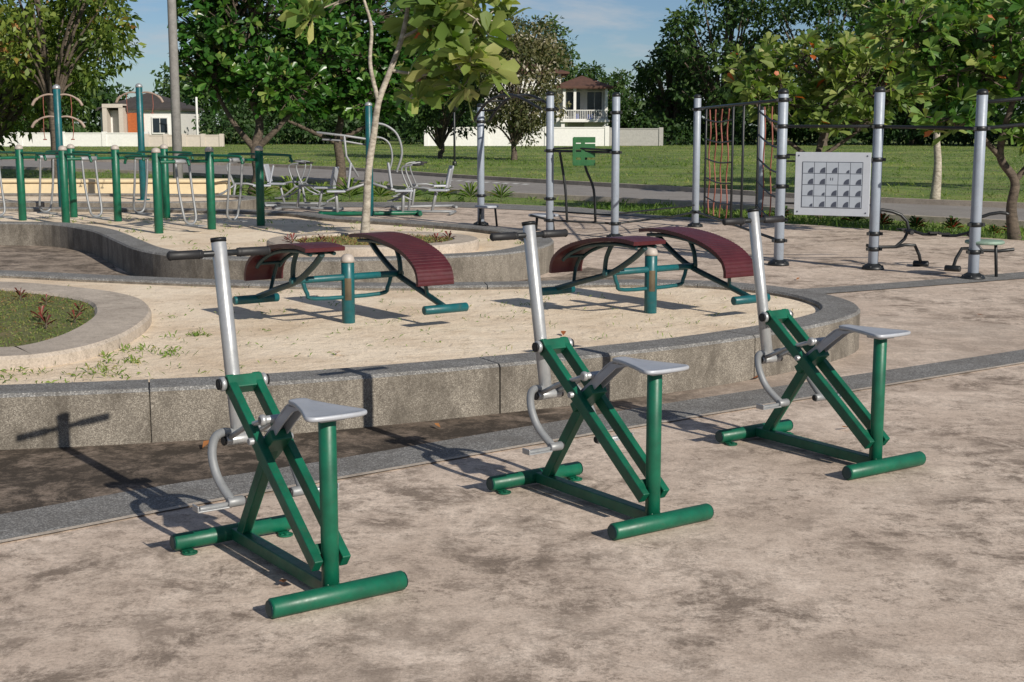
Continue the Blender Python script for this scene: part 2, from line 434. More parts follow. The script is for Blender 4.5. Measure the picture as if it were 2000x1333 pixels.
def clump_leaves(clumps, leaf, dens):
    Ps = []; Ds = []; Ts = []
    for c, r in clumps:
        k = int(dens*r[0]*r[2])
        p = blob(c, r, k, .38); d = unit((p-np.array(c))/np.array(r))
        Ps.append(p); Ds.append(d*.6+rng.normal(size=(k, 3))*.6+np.array([0, 0, -.15]))
        Ts.append(np.clip(rng.uniform(.0, .55)+rng.uniform(0, .5, k)+.12*d[:, 2], 0, 1))
    return np.concatenate(Ps), np.concatenate(Ds), np.concatenate(Ts)
def clump_tree(name, label, loc, height, crown_r, crown_z, nclump, leaf, dens, mat, barkm='bark_dark', r0=.2, sy=1, cr=(.22, .38), power=.6):
    root = thing(name, label, 'tree', loc)
    C = []
    cz = (crown_z+height)/2; hz = (height-crown_z)/2
    for i in range(nclump):
        d = unit(rng.normal(size=3)); q = rng.uniform(.25, .85)**power
        c = np.array([d[0]*crown_r*q, d[1]*crown_r*q*sy, cz+d[2]*hz*q])
        s = rng.uniform(*cr)*crown_r
        C.append((c, (s, s, s*rng.uniform(.55, .85))))
    mb = MB()
    mb.tube([(0, 0, -.1), (.05*r0, 0, crown_z*.5), (random.uniform(-.3, .3), 0, crown_z), (random.uniform(-.3, .3), 0, cz)], [r0*1.25, r0, r0*.8, r0*.45], 10, 0, 4)
    for c, s in C[:max(6, nclump//2)]:
        mb.tube([(0, 0, crown_z*.8), (c[0]*.4, c[1]*.4, (crown_z+c[2])/2), tuple(c)], [r0*.5, r0*.33, r0*.12], 6, 0, 4)
    mb.obj('trunk', barkm, root)
    P, D, T = clump_leaves(C, leaf, dens)
    Ls = leaf*rng.uniform(.6, 1.3, len(P))
    leaf_obj('crown', P, D, Ls, Ls*.5, T, mat, 'kite', root)
    return root

# ------------------------------------------------------------------ sheets
def sheet(name, poly, z, mat):
    me = bpy.data.meshes.new(name); me.from_pydata([(p[0], p[1], z) for p in poly], [], [tuple(range(len(poly)))])
    me.materials.append(M[mat]); me.update()
    if me.polygons[0].normal.z < 0: me.flip_normals()
    o = bpy.data.objects.new(name, me); COL.objects.link(o); return struct(o)
def pts2(l, n=5, closed=True): return [(p.x, p.y) for p in catmull([(a, b, 0) for a, b in l], n, closed)]
def offset(poly, d):
    n = len(poly); out = []
    area = sum(poly[i][0]*poly[(i+1) % n][1]-poly[(i+1) % n][0]*poly[i][1] for i in range(n))
    sg = 1 if area > 0 else -1
    for i in range(n):
        a = Vector(poly[i-1]); b = Vector(poly[(i+1) % n]); t = (b-a).normalized()
        out.append((poly[i][0]-t.y*d*sg, poly[i][1]+t.x*d*sg))
    return out
def ring_wall(name, outer, width, z0, z1, mats, joint=2.0, bev=.012, top_mi=1, start=0):
    n = len(outer); mb = MB(); dist = start; secs = []
    inner = offset(outer, width)
    for i in range(n):
        a = Vector(outer[i]); b = Vector(outer[(i+1) % n]); L = (b-a).length
        ia = Vector(inner[i]); ib = Vector(inner[(i+1) % n])
        secs.append((a, ia, 0))
        if joint and dist+L > joint and L > .05:
            t = max(.1, min(.9, (joint-dist)/L)); dt = .005/L
            for tt, g in ((t-dt, 0), (t-dt*.7, .014), (t+dt*.7, .014), (t+dt, 0)):
                secs.append((a.lerp(b, tt), ia.lerp(ib, tt), g))
            dist = dist+L-joint
        else: dist += L
    m = len(secs)
    for o, i_, g in secs:
        d = (i_-o).normalized(); o2 = o+d*g; i2 = i_-d*g; zt = z1-g
        for p, z in ((o2, z0), (o2, zt-bev), (o2+d*bev, zt), (i2-d*bev, zt), (i2, zt-bev), (i2, z0)):
            mb.v.append(Vector((p.x, p.y, z)))
    for k in range(m):
        k2 = (k+1) % m
        for j in range(5):
            mi = top_mi if 1 <= j <= 3 else 0
            mb.face((k*6+j, k2*6+j, k2*6+j+1, k*6+j+1), mi)
    return mb.obj(name, mats)

BIG = 900
sheet('ground', [(-BIG, -60), (BIG, -60), (BIG, BIG), (-BIG, BIG)], -.05, 'grassground')
plaza_poly = [(-30, -8), (30, -8), (30, 6), (18, 11), (12, 15.5), (7.48, 20.2), (5.16, 23.2), (2.79, 25.6), (1.4, 28.2), (-1.08, 30.2), (-5.4, 30.2), (-12, 30.0), (-30, 30)]
sheet('plaza', plaza_poly, 0.0, 'plaza')
near = [(-8, .9), (-5, 3.1), (-3.3, 4.5), (-2.10, 5.48), (-1.43, 6.05), (-.68, 6.63), (.37, 7.42), (1.56, 8.28), (3.68, 9.78), (6, 11.4), (11, 14.8), (16, 18)]
far = [(-8.25, 1.3), (-5.2, 3.4), (-3.5, 4.85), (-2.24, 5.86), (-1.685, 6.32), (-1.03, 6.77), (0, 7.57), (.938, 8.28), (2.04, 9.05), (3.87, 10.32), (6, 11.85), (11, 15.2), (16, 18.4)]
nearc = pts2(near, 5, False); farc = pts2(far, 5, False)
edge_in = [(x+.022, y-.03) for x, y in nearc]
sheet('pavement_edge_line', edge_in+nearc[::-1], .008, 'ringc')
sheet('pavement_band', nearc+farc[::-1], .008, 'pebble')
enc1 = pts2([(-6.5, 6.55), (-4.6, 6.75), (-2.69, 7.08), (-1.92, 7.25), (-1.14, 7.49), (0, 8.04), (.97, 8.61), (1.61, 9.1), (2.17, 9.64), (2.56, 10.19), (2.70, 10.69), (2.67, 11.17), (2.52, 11.62), (2.24, 12.02), (1.84, 12.34), (1.39, 12.46), (.7, 12.45), (0, 12.32), (-.68, 12.24), (-1.36, 12.24), (-2.55, 12.46), (-3.83, 12.87), (-4.94, 13.28), (-7, 13.8), (-8.6, 12.5), (-9, 9.8), (-8.2, 7.4)], 5)
dark_poly = [(x, y) for x, y in farc if x < 4.4] + [(4.3, 11.6), (3.4, 12.2), (2.0, 11.5), (-3, 10), (-9, 7), (-9, 1.5)]
sheet('path', dark_poly, .004, 'darkplaza')
sheet('path', [(-14, 12.6), (-4.9, 12.9), (-2, 12.0), (1.2, 12.2), (2.2, 13.2), (1.6, 15.2), (.9, 16.4), (.6, 15.5), (-.6, 14.4), (-3.2, 14.2), (-4.6, 16), (-5.6, 19), (-8, 20.3), (-14, 20.3)], .004, 'path')
sheet('pavement_band', pts2([(2.3, 13.35), (3.37, 13.9), (5.64, 15.16), (9, 17.1)], 4, False)+pts2([(2.3, 13.9), (3.5, 14.43), (5.89, 15.84), (8.6, 17.7)], 4, False)[::-1], .008, 'pebble')
sheet('pavement_band', [(-5.4, 28.2), (-1.1, 28.2), (1.2, 26.6), (3.6, 24.0), (4.0, 24.3), (2.6, 25.8), (1.4, 28.0), (-1.08, 30.0), (-5.4, 30.0)], .008, 'pebble')

SAND = .262; WT = .30
w1 = ring_wall('planter_wall', enc1, .30, -.02, WT, ['pebblewall', 'pebble'], 2.02, .018, 1, 1.43)
tag(w1, 'low curved grey pebble-wash wall enclosing the sand pit', 'wall')
sheet('sand', offset(enc1, .28), SAND, 'sand')
ring1 = pts2([(-3.02, 7.98), (-2.79, 8.10), (-2.61, 8.40), (-2.53, 8.90), (-2.56, 9.57), (-2.68, 10.17), (-2.97, 10.85), (-3.53, 11.43), (-4.44, 11.92), (-5.6, 11.9), (-6.4, 10.9), (-6.4, 9.2), (-5.5, 8.1), (-4.1, 7.75), (-3.4, 7.82)], 5)
rw = ring_wall('planter_ring', ring1, .40, .2, .345, ['ringc', 'ringc'], 0, .02)
tag(rw, 'pale concrete ring kerb around a small lawn bed', 'kerb')
in1 = offset(ring1, .38)
sheet('lawn', in1, .32, 'soil')

enc2 = pts2([(-7.16, 19.35), (-6.38, 19.15), (-5.6, 18.2), (-5.12, 17.3), (-4.7, 16.4), (-4.13, 15.25), (-3.49, 14.5), (-2.73, 14.14), (-1.57, 14.1), (-.54, 14.5), (0, 14.9), (.35, 15.6), (.50, 16.5), (.36, 17.5), (0, 18.2), (-.49, 18.9), (-1.47, 19.85), (-2.6, 20.8), (-3.3, 21.8), (-4.5, 22.5), (-7, 23.0), (-11, 23), (-13, 21.5), (-12.5, 19.8), (-10, 19.5), (-8.5, 19.5)], 5)
w2 = ring_wall('planter_wall', enc2, .30, -.02, .32, ['pebblewall', 'pebble'], 1.9, .018, 1, .4)
tag(w2, 'wavy grey pebble-wash wall around the sand with walkers', 'wall')
sheet('sand', offset(enc2, .28), .26, 'sand')
ring2 = [(-1.6+1.22*math.cos(a), 15.95+1.15*math.sin(a)) for a in np.linspace(0, 2*math.pi, 48, endpoint=False)]
rw2 = ring_wall('planter_ring', ring2, .30, .2, .38, ['ringc', 'ringc'], 0, .02)
tag(rw2, 'pale concrete ring kerb around the young tree', 'kerb')
in2 = offset(ring2, .28)
sheet('lawn', in2, .35, 'soil')
enc3 = pts2([(-14, 25.2), (-9, 24.9), (-6.5, 24.7), (-5.2, 25.2), (-4.8, 26.2), (-5.4, 27.3), (-7.5, 27.9), (-11, 28), (-14, 28)], 5)
w3 = ring_wall('planter_wall', enc3, .28, -.02, .30, ['pebblewall', 'pebble'], 1.9)
tag(w3, 'low grey pebble-wash wall around the farther sand pit', 'wall')
sheet('sand', offset(enc3, .26), .25, 'sand')
mb = MB(); mb.box((-10.4, 28.9, .24), (9.0, .5, .48)); mb.box((-10.4, 28.9, .515), (9.1, .6, .07))
tag(mb.obj('bench_wall', 'housecream', bevel=.02), 'long low cream-painted bench wall beside the sand pit', 'bench wall')

rn = [(-60, 68), (-30, 60), (-20, 54), (-8.61, 44.5), (-1.27, 34.6), (3.33, 30.1), (5.8, 26.6), (8.6, 23.6), (16, 17), (30, 8)]
rf = [(-60, 78), (-30, 69), (-14, 59), (-6.07, 51), (-1.61, 43.7), (3.97, 35.9), (6.98, 31.5), (10.43, 28.2), (20, 20), (34, 11)]
rnc = pts2(rn, 4, False); rfc = pts2(rf, 4, False)
sheet('road', rnc+rfc[::-1], -.02, 'road')
def kerb(name, line, off, h=.09, w=.14):
    mb = MB()
    L2 = [(p[0]+off[0]*w, p[1]+off[1]*w) for p in line]; n = len(line)
    for p, q in zip(line, L2):
        mb.v += [Vector((p[0], p[1], -.05)), Vector((p[0], p[1], h)), Vector((q[0], q[1], h)), Vector((q[0], q[1], -.05))]
    for i in range(n-1):
        for j in range(3): mb.face((i*4+j, i*4+j+1, (i+1)*4+j+1, (i+1)*4+j))
    return struct(mb.obj(name, 'ringc'))
kerb('kerb', rfc, (.7, .7)); kerb('kerb', rnc, (-.7, -.7), .06)
for i in range(9):
    x = -2.0+i*.28; y = 41.8-i*.33
    sheet('road_marking', [(x, y), (x+.16, y-.16), (x+.28, y+.34), (x+.12, y+.5)], -.014, 'whiteline')

# ------------------------------------------------------------------ rider machine
ROT = math.radians(35.1)
def build_rider(loc, rot):
    root = thing('exercise_rider', 'green and silver sit-down riding exerciser bolted to the plaza', 'exercise machine', loc, rot, 'riding exercise machines in a row')
    mb = MB(); mb.tube([(-.26, 0, .044), (.26, 0, .044)], .034, 20)
    for x in (-.21, .21):
        mb.prism([(x+.032*math.cos(a), -.044+.028*math.sin(a)) for a in np.linspace(0, 2*math.pi, 16, endpoint=False)], 0.002, .009)
        mb.prism([(x+.010*math.cos(a), -.054+.010*math.sin(a)) for a in np.linspace(0, 2*math.pi, 6, endpoint=False)], 0.009, .018)
        mb.box((x, -.025, .008), (.045, .05, .008))
    mb.obj('front_foot_bar', 'green', root)
    for x in (-.262, .262):
        MB().tube([(x-.004, 0, .044), (x+.004, 0, .044)], .030, 16).obj('end_cap', 'tealdark', root)
    MB().tube([(-.268, -.905, .038), (.268, -.905, .038)], .036, 20).obj('rear_foot_bar', 'green', root)
    for x in (-.270, .270):
        MB().tube([(x-.004, -.905, .038), (x+.004, -.905, .038)], .030, 16).obj('end_cap', 'tealdark', root)
    mb = MB(); mb.beam((0, -.03, .046), (0, -.87, .043), .050, .050)
    mb.beam((0, -.09, .055), (0, -.40, .50), .042, .048)
    for x in (-.056, .056):
        mb.beam((x, -.118, .705), (x, -.856, .136), .034, .054)
    mb.beam((-.073, -.142, .686), (.073, -.142, .686), .060, .0545, 0, (0, 1, -.77))
    mb.beam((-.042, -.40, .487), (.042, -.40, .487), .18, .044, 0, (0, 1, -.77))
    mb.beam((-.042, -.805, .175), (.042, -.805, .175), .05, .042, 0, (0, 1, -.77))
    mb.obj('frame', 'green', root, .004)
    MB().tube([(0, -.845, .05), (0, -.845, .672)], .0320, 20).obj('seat_post', 'green', root)
    mb = MB(); mb.tube([(-.102, -.135, .690), (.102, -.135, .690)], .016, 14)
    for x in (-1, 1): mb.tube([(x*.076, -.135, .69), (x*.097, -.135, .69)], .028, 18)
    mb.obj('pivot_axle', 'silver', root)
    for x in (-1, 1):
        MB().tube([(x*.097, -.135, .69), (x*.107, -.135, .69)], .022, 16, round_=.4).obj('pivot_cap', 'black', root)
        MB().tube([(x*.080, -.10, .455), (x*.067, -.10, .455)], .020, 14).obj('pivot_cap', 'black', root)
    col = MB(); col.tube([(0, -.085, .44), (0, .06, 1.232)], .0300, 20)
    col.beam((0, -.045, .68), (0, -.13, .69), .05, .05)
    col.tube([(-.067, -.10, .455), (.067, -.10, .455)], .022, 14)
    col.obj('handle_column', 'silver', root)
    k = MB(); k.tube([(0, .06, 1.230), (0, .063, 1.246)], .0320, 18, round_=.5); k.obj('column_cap', 'blackpaint', root)
    MB().tube([(-.12, .052, 1.185), (.12, .052, 1.185)], .013, 14).obj('handlebar', 'blackpaint', root)
    for x in (-1, 1):
        g = MB(); g.tube([(x*.070, .052, 1.185), (x*.218, .052, 1.185)], .018, 16, round_=.35)
        for q in (.085, .205): g.tube([(x*q, .052, 1.185), (x*(q+.006), .052, 1.185)], .0195, 16, round_=.1)
        g.obj('grip', 'black', root)
    st = MB()
    poly0 = [(-.030, -.600), (.030, -.600), (.040, -.665), (.072, -.78), (.108, -.878), (.119, -.916), (.104, -.940), (.05, -.950), (-.05, -.950), (-.104, -.940), (-.119, -.916), (-.108, -.878), (-.072, -.78), (-.040, -.665)]
    poly = [(p.x, p.y) for p in catmull([(a, b, 0) for a, b in poly0], 4, True)]
    cx, cy = 0, -.84
    layers = [(.55, .678), (.94, .681), (.99, .685), (1, .691), (.99, .697), (.955, .700), (.88, .6975), (.6, .6945), (.3, .6935)]
    n = len(poly)
    for sc, z in layers:
        for p in poly: st.v.append(Vector((cx+(p[0]-cx)*sc, cy+(p[1]-cy)*sc, z)))
    for L in range(len(layers)-1):
        for i in range(n):
            j = (i+1) % n; st.face((L*n+i, L*n+j, (L+1)*n+j, (L+1)*n+i), 0, True)
    st.face(tuple(reversed(range(n)))); st.face(tuple((len(layers)-1)*n+i for i in range(n)), 0, True)
    st.obj('seat', 'seatgrey', root)
    MB().box((0, -.845, .671), (.10, .09, .014)).obj('seat_bracket', 'seatgrey', root, .004)
    a = MB()
    neck = catmull([(0, -.74, .679), (0, -.64, .684), (0, -.585, .676), (0, -.53, .640), (0, -.45, .575), (0, -.37, .515), (0, -.34, .492)], 4)
    nn = len(neck); a.ribbon(neck, [.058-.014*i/nn for i in range(nn)], .006)
    for x in (-.024, .024):
        a.prism([(-.70, .678), (-.585, .672), (-.45, .571), (-.345, .488), (-.372, .474), (-.43, .505), (-.54, .595), (-.62, .655)], x-.0025, x+.0025, 0, lambda p, q, z: Vector((z, p, q)))
    a.obj('seat_arm', 'seatgrey', root)
    b = MB(); b.tube([(-.092, -.375, .505), (.092, -.375, .505)], .014, 12)
    b.tube([(-.080, -.455, .600), (.080, -.455, .600)], .016, 12)
    b.tube([(-.052, -.45, .598), (-.052, -.28, .545), (-.052, -.10, .462)], .011, 10)
    b.tube([(.052, -.45, .598), (.052, -.28, .545), (.052, -.10, .462)], .011, 10)
    for x in (-1, 1): b.tube([(x*.056, -.455, .600), (x*.080, -.455, .600)], .022, 14, round_=.3)
    b.obj('link_rod', 'silver', root)
    f = MB()
    for x in (-1, 1):
        f.tube([(0, -.085, .462), (x*.06, -.095, .488), (x*.125, -.135, .480), (x*.160, -.185, .42), (x*.162, -.245, .340), (x*.148, -.335, .272)], .0175, 14, 0, 6)
        f.tube([(x*.100, -.335, .270), (x*.168, -.335, .270)], .020, 12)
    f.obj('foot_crank', 'silverdull', root)
    for x in (-1, 1):
        p = MB(); p.tube([(x*.12, -.335, .266), (x*.28, -.335, .266)], .008, 10)
        p.beam((x*.17, -.335, .258), (x*.295, -.335, .258), .055, .006, 0, (0, 1, 0))
        p.beam((x*.292, -.335, .268), (x*.298, -.335, .268), .055, .025, 0, (0, 1, 0))
        p.obj('pedal', 'silver', root, .002)
        MB().tube([(x*.092, -.335, .270), (x*.101, -.335, .270)], .016, 12).obj('pivot_cap', 'black', root)
    return root
R1 = build_rider((-1.14, 5.478, 0), ROT)
dup(R1, (.112, 6.388, 0), ROT); dup(R1, (1.323, 7.363, 0), math.radians(34.2))

# ------------------------------------------------------------------ sit-up bench
def build_situp(loc, rot):
    root = thing('sit_up_bench', 'double sit-up bench with curved maroon boards on teal post', 'exercise bench', loc, rot, 'double sit-up benches in the sand')
    MB().tube([(0, 0, -.05), (0, 0, .445)], .048, 22).obj('post', 'teal', root)
    MB().lathe([(.050, .442), (.051, .458), (.046, .480), (.032, .497), (.014, .503), (0, .504)], seg=22).obj('post_cap', 'cap', root)
    pl = MB()
    base = math.radians(-90-35.1+8)
    for z in (.17, .33):
        for t in np.linspace(-.5, .5, 7):
            a = base+t; pl.v.append(Vector((.0495*math.cos(a), .0495*math.sin(a), z)))
    for i in range(6): pl.face((i, i+1, 7+i+1, 7+i), 0, True)
    pl.obj('plate', 'bronze', root)
    fr = MB()
    fr.tube([(-.46, 0, .335), (.46, 0, .335)], .025, 14)
    fr.tube([(-.36, 0, .32), (-.33, 0, .24), (-.26, 0, .195), (.26, 0, .195), (.33, 0, .24), (.36, 0, .32)], .015, 10, 0, 4)
    fr.obj('crossbeam', 'teal', root)
    prof = catmull([(.47, 0, .590), (.34, 0, .603), (.13, 0, .599), (-.12, 0, .566), (-.34, 0, .505), (-.47, 0, .43), (-.515, 0, .36), (-.522, 0, .295)], 10)
    ds = [0]
    for i in range(1, len(prof)): ds.append(ds[-1]+(prof[i]-prof[i-1]).length)
    tot = ds[-1]; ns = 34
    def at(d):
        d = min(max(d, 0), tot)
        for i in range(1, len(ds)):
            if ds[i] >= d:
                t = (d-ds[i-1])/(ds[i]-ds[i-1]+1e-9); return prof[i-1].lerp(prof[i], t)
        return prof[-1]
    for sgn in (1, -1):
        bd = MB(); top = []; bot = []
        for k in range(ns):
            for q, hgt in ((.03, .0108), (.12, .0130), (.35, .0142), (.65, .0142), (.88, .0130), (.97, .0108)):
                d = (k+q)*tot/ns; p = at(d); p2 = at(d+.01); p1 = at(d-.01); t = (p2-p1).normalized()
                nrm = Vector((-t.z, 0, t.x)); nrm = -nrm if nrm.dot(Vector((-.3, 0, 1))) < 0 else nrm
                top.append(p+nrm*hgt); bot.append(p-nrm*.014)
        n = len(top)
        for row, X in (('t', -.150), ('t', .150), ('b', .150), ('b', -.150)):
            for p in (top if row == 't' else bot):
                bd.v.append(Vector(((X+.42)*sgn, p.x*sgn, p.z)))
        for r in range(4):
            r2 = (r+1) % 4
            for i in range(n-1): bd.face((r*n+i, r*n+i+1, r2*n+i+1, r2*n+i))
        bd.face((0, n, 2*n, 3*n)); bd.face((n-1, 4*n-1, 3*n-1, 2*n-1))
        bd.obj('slatted_board', 'maroon', root)
        sp = MB(); S = lambda x, y, z: (x*sgn, y*sgn, z)
        for x in (.33, .51):
            sp.tube([S(x, .43, .556), S(x, .2, .566), S(x, -.1, .536), S(x, -.33, .465), S(x, -.44, .398)], .014, 8, 0, 4)
        sp.tube([S(.42, .42, .555), S(.42, .28, .46), S(.42, .03, .335), S(.42, -.30, .245), S(.42, -.64, .155)], .022, 12, 0, 5)
        sp.tube([S(.42, .05, .56), S(.42, -.02, .45), S(.42, -.04, .335)], .018, 10, 0, 3)
        sp.tube([S(.36, -.40, .435), S(.36, -.47, .33), S(.42, -.42, .21)], .014, 8, 0, 4)
        sp.tube([S(.33, -.40, .43), S(.51, -.40, .43)], .012, 8); sp.tube([S(.33, .36, .56), S(.51, .36, .56)], .012, 8)
        sp.obj('support_rail', 'tealdark', root)
        MB().tube([S(.25, -.64, .140), S(.61, -.64, .140)], .032, 18).obj('foot_roller', 'teal', root)
    return root
B1 = build_situp((-1.19, 9.97, SAND), ROT)
dup(B1, (1.06, 10.5, SAND), ROT)

# ------------------------------------------------------------------ walkers
def build_walker(loc, rot):
    root = thing('air_walker', 'green three-post air walker with silver swinging footrests in sand', 'exercise machine', loc, rot, 'air walkers in the sand')
    for y in (0, .88, 1.76):
        MB().tube([(0, y, -.05), (0, y, 1.06)], .058, 16).obj('post', 'green', root)
        MB().lathe([(.060, 1.055), (.061, 1.07), (.053, 1.10), (.03, 1.117), (0, 1.124)], (0, y, 0), 16).obj('post_cap', 'cap', root)
        MB().tube([(-.68, y, .90), (-.64, y, .97), (-.54, y, 1.0), (.54, y, 1.0), (.64, y, .97), (.68, y, .90)], .019, 9, 0, 4).obj('handrail', 'green', root)
    MB().tube([(0, 0, .93), (0, 1.76, .93)], .022, 10).obj('axle', 'green', root)
    for y, sw in ((.42, .12), (1.34, -.10)):
        l = MB()
        l.tube([(0, y-.11, .93), (sw*.4, y-.11, .55), (sw, y-.10, .22), (sw*1.1, y-.07, .13), (sw*1.15, y, .105), (sw*1.1, y+.07, .13), (sw, y+.10, .22), (sw*.4, y+.11, .55), (0, y+.11, .93)], .017, 8, 0, 4)
        l.tube([(0, y-.13, .93), (0, y+.13, .93)], .034, 12)
        l.obj('swing_leg', 'silverdull', root)
        MB().box((sw*1.15+.06, y, .087), (.36, .14, .018)).obj('footrest', 'silverdull', root, .004)
    return root
rowrot = -math.atan2(.60, .75)
W1 = build_walker((-4.66, 18.25, .26), rowrot)
dup(W1, (-6.38, 19.80, .26), rowrot)
dup(W1, (-7.86, 20.0, .26), rowrot)

def build_puller(loc, rot, h, arms):
    root = thing('shoulder_trainer', 'tall teal post with tan drooping arms and red hanging straps', 'exercise machine', loc, rot, 'tall posts with pull straps')
    p = MB(); p.tube([(0, 0, -.05), (0, 0, h)], .062, 16); p.tube([(0, 0, 0), (0, 0, .02)], .12, 16); p.obj('post', 'teal', root)
    MB().lathe([(.066, h-.01), (.066, h+.02), (.05, h+.05), (0, h+.07)], seg=16).obj('post_cap', 'silver', root)
    for z, w in arms:
        for s in (-1, 1):
            MB().tube([(0, 0, z), (s*w*.35, 0, z+.02), (s*w*.7, 0, z-.01), (s*w, 0, z-.08)], .016, 9, 0, 4).obj('arm', 'tan', root)
            MB().tube([(s*w*.88, 0, z-.05), (s*w*1.02, 0, z-.09), (s*w*1.14, 0, z-.17)], .024, 9, 0, 3).obj('arm_pad', 'tan', root)
            t = MB(); t.tube([(s*w*.62, 0, z-.0), (s*w*.64, .02, z-.22), (s*w*.60, 0, z-.36)], .007, 6, 0, 3)
            t.tube([(s*w*.60-.03, 0, z-.37), (s*w*.60+.03, 0, z-.37)], .010, 7); t.obj('strap', 'red', root)
    return root
build_puller((-7.75, 23.9, .0), .2, 2.28, [(2.16, .36), (1.79, .38)])
build_puller((-7.01, 26.4, .25), -.1, 2.12, [(2.0, .40)])

def build_press_station(loc, rot):
    root = thing('press_station', 'grey twin-seat press station around a tall teal post', 'exercise machine', loc, rot)
    MB().tube([(0, 0, 0), (0, 0, 2.02)], .065, 16).obj('post', 'teal', root)
    MB().lathe([(.068, 2.01), (.068, 2.04), (.04, 2.07), (0, 2.08)], seg=16).obj('post_cap', 'silver', root)
    b = MB(); b.tube([(-.95, 0, .05), (.95, 0, .05)], .04, 12)
    for x in (-.9, .9): b.tube([(x, -.35, .05), (x, .35, .05)], .04, 12)
    b.obj('base_frame', 'green', root)
    for s in (-1, 1):
        a = MB()
        if s < 0:
            a.tube([(0, 0, 1.40), (-.45, 0, 1.47), (-.95, 0, 1.53)], .022, 9)
            a.tube([(-.05, .1, 1.30), (-.5, .1, 1.38), (-.85, .1, 1.40)], .018, 9)
            a.tube([(-.45, 0, 1.47), (-.42, 0, 1.1), (-.20, 0, .72)], .022, 9)
            a.tube([(-.62, -.16, 1.49), (-.62, .16, 1.49)], .016, 9)
        else:
            a.tube([(.04, 0, 1.70), (.30, 0, 1.66), (.52, 0, 1.48), (.60, 0, 1.15), (.50, 0, .82)], .022, 9, 0, 5)
            a.tube([(.04, 0, 1.45), (.25, 0, 1.42), (.38, 0, 1.30), (.42, 0, 1.05), (.36, 0, .82)], .018, 9, 0, 5)
            a.tube([(.50, -.16, .82), (.50, .16, .82)], .016, 9)
        a.obj('press_arm', 'silverdull', root)
        MB().box((s*.62, 0, .46), (.34, .30, .035)).obj('seat', 'seatgrey', root, .012)
        MB().beam((s*.40, 0, .52), (s*.34, 0, .98), .28, .035, 0, (0, 1, 0)).obj('backrest', 'seatgrey', root, .012)
        f = MB(); f.tube([(s*.62, 0, .44), (s*.60, 0, .06)], .032, 10); f.tube([(s*.05, 0, .60), (s*.62, 0, .42)], .026, 8)
        f.tube([(s*.78, -.2, .28), (s*.78, .2, .28)], .016, 8); f.tube([(s*.78, 0, .28), (s*.62, 0, .36)], .018, 8); f.obj('seat_support', 'silverdull', root)
    return root
build_press_station((-2.62, 25.6, 0), .15)
def build_rower(loc, rot):
    root = thing('seated_rower', 'grey seated rowing exerciser with seat and lever handles', 'exercise machine', loc, rot, 'grey seated rowing exercisers')
    b = MB(); b.tube([(-.62, 0, .06), (.62, 0, .06)], .028, 10)
    for x in (-.6, .6): b.tube([(x, -.24, .045), (x, .24, .045)], .030, 10)
    b.tube([(.2, 0, .06), (.28, 0, .42)], .026, 9); b.tube([(-.25, 0, .06), (-.18, 0, .50)], .026, 9)
    b.obj('base_frame', 'silverdull', root)
    MB().box((.34, 0, .46), (.36, .28, .04)).obj('seat', 'seatgrey', root, .014)
    MB().beam((.50, 0, .50), (.58, 0, .86), .26, .035, 0, (0, 1, 0)).obj('backrest', 'seatgrey', root, .012)
    l = MB()
    for y in (-.18, .18):
        l.tube([(-.2, y, .48), (-.32, y, .78), (-.30, y, .90), (-.10, y, .93)], .017, 8, 0, 3)
        l.tube([(-.2, y, .48), (-.40, y, .33), (-.56, y, .26)], .017, 8)
    l.tube([(-.2, 0, .50), (.05, 0, .50), (.34, 0, .44)], .022, 8)
    l.tube([(-.2, -.20, .48), (-.2, .20, .48)], .024, 9)
    l.obj('lever', 'silverdull', root)
    for y in (-.18, .18):
        MB().tube([(-.12, y, .93), (.02, y, .93)], .020, 8).obj('grip', 'black', root)
        MB().box((-.55, y*1.1, .26), (.10, .14, .02)).obj('footrest', 'silverdull', root)
    return root
A = build_rower((-4.5, 28.6, 0), math.radians(170))
dup(A, (-5.35, 27.8, 0), math.radians(10)); dup(A, (-3.95, 27.0, 0), math.radians(-15))
dup(A, (-1.75, 27.6, 0), math.radians(20)); dup(A, (-1.7, 26.0, 0), math.radians(-8))

# ------------------------------------------------------------------ fitness frame
ff = thing('fitness_frame', 'grey steel climbing frame with black bars and rope net', 'climbing frame')
PO = {'A': (-.52, 23.2), 'B': (.58, 21.3), 'C': (1.53, 20.6), 'D': (3.03, 22.9), 'E': (4.45, 24.9), 'F': (3.22, 16.65), 'G': (4.24, 16.18), 'H': (5.08, 15.16)}
HT = {'A': 1.98, 'B': 2.13, 'C': 2.10, 'D': 2.12, 'E': 1.95, 'F': 2.06, 'G': 2.07, 'H': 2.02}
for k, (x, y) in PO.items():
    MB().tube([(x, y, 0), (x, y, HT[k])], .059, 18).obj('post', 'greypost', ff)
    MB().lathe([(.063, HT[k]-.02), (.063, HT[k]+.01), (.045, HT[k]+.035), (0, HT[k]+.045)], (x, y, 0), 18).obj('post_cap', 'blackpaint', ff)
    f = MB(); f.lathe([(.13, 0.0), (.13, .02), (.10, .05), (.067, .07), (.063, .07)], (x, y, .001), 20)
    for a in range(6): f.lathe([(.016, .02), (.016, .045), (.001, .05)], (x+.108*math.cos(a*1.047), y+.108*math.sin(a*1.047), 0), 8)
    f.obj('base_flange', 'blackpaint', ff)
def pt(k, z, d=(0, 0)): return (PO[k][0]+d[0], PO[k][1]+d[1], z)
def clamp(k, zs):
    for z in zs:
        m = MB()
        x, y = PO[k]; m.lathe([(.063, z-.025), (.069, z-.021), (.069, z+.021), (.063, z+.025)], (x, y, 0), 16)
        m.box((x+.075, y-.02, z), (.03, .05, .035)); m.box((x-.075, y-.02, z), (.03, .05, .035))
        m.obj('clamp', 'blackpaint', ff)
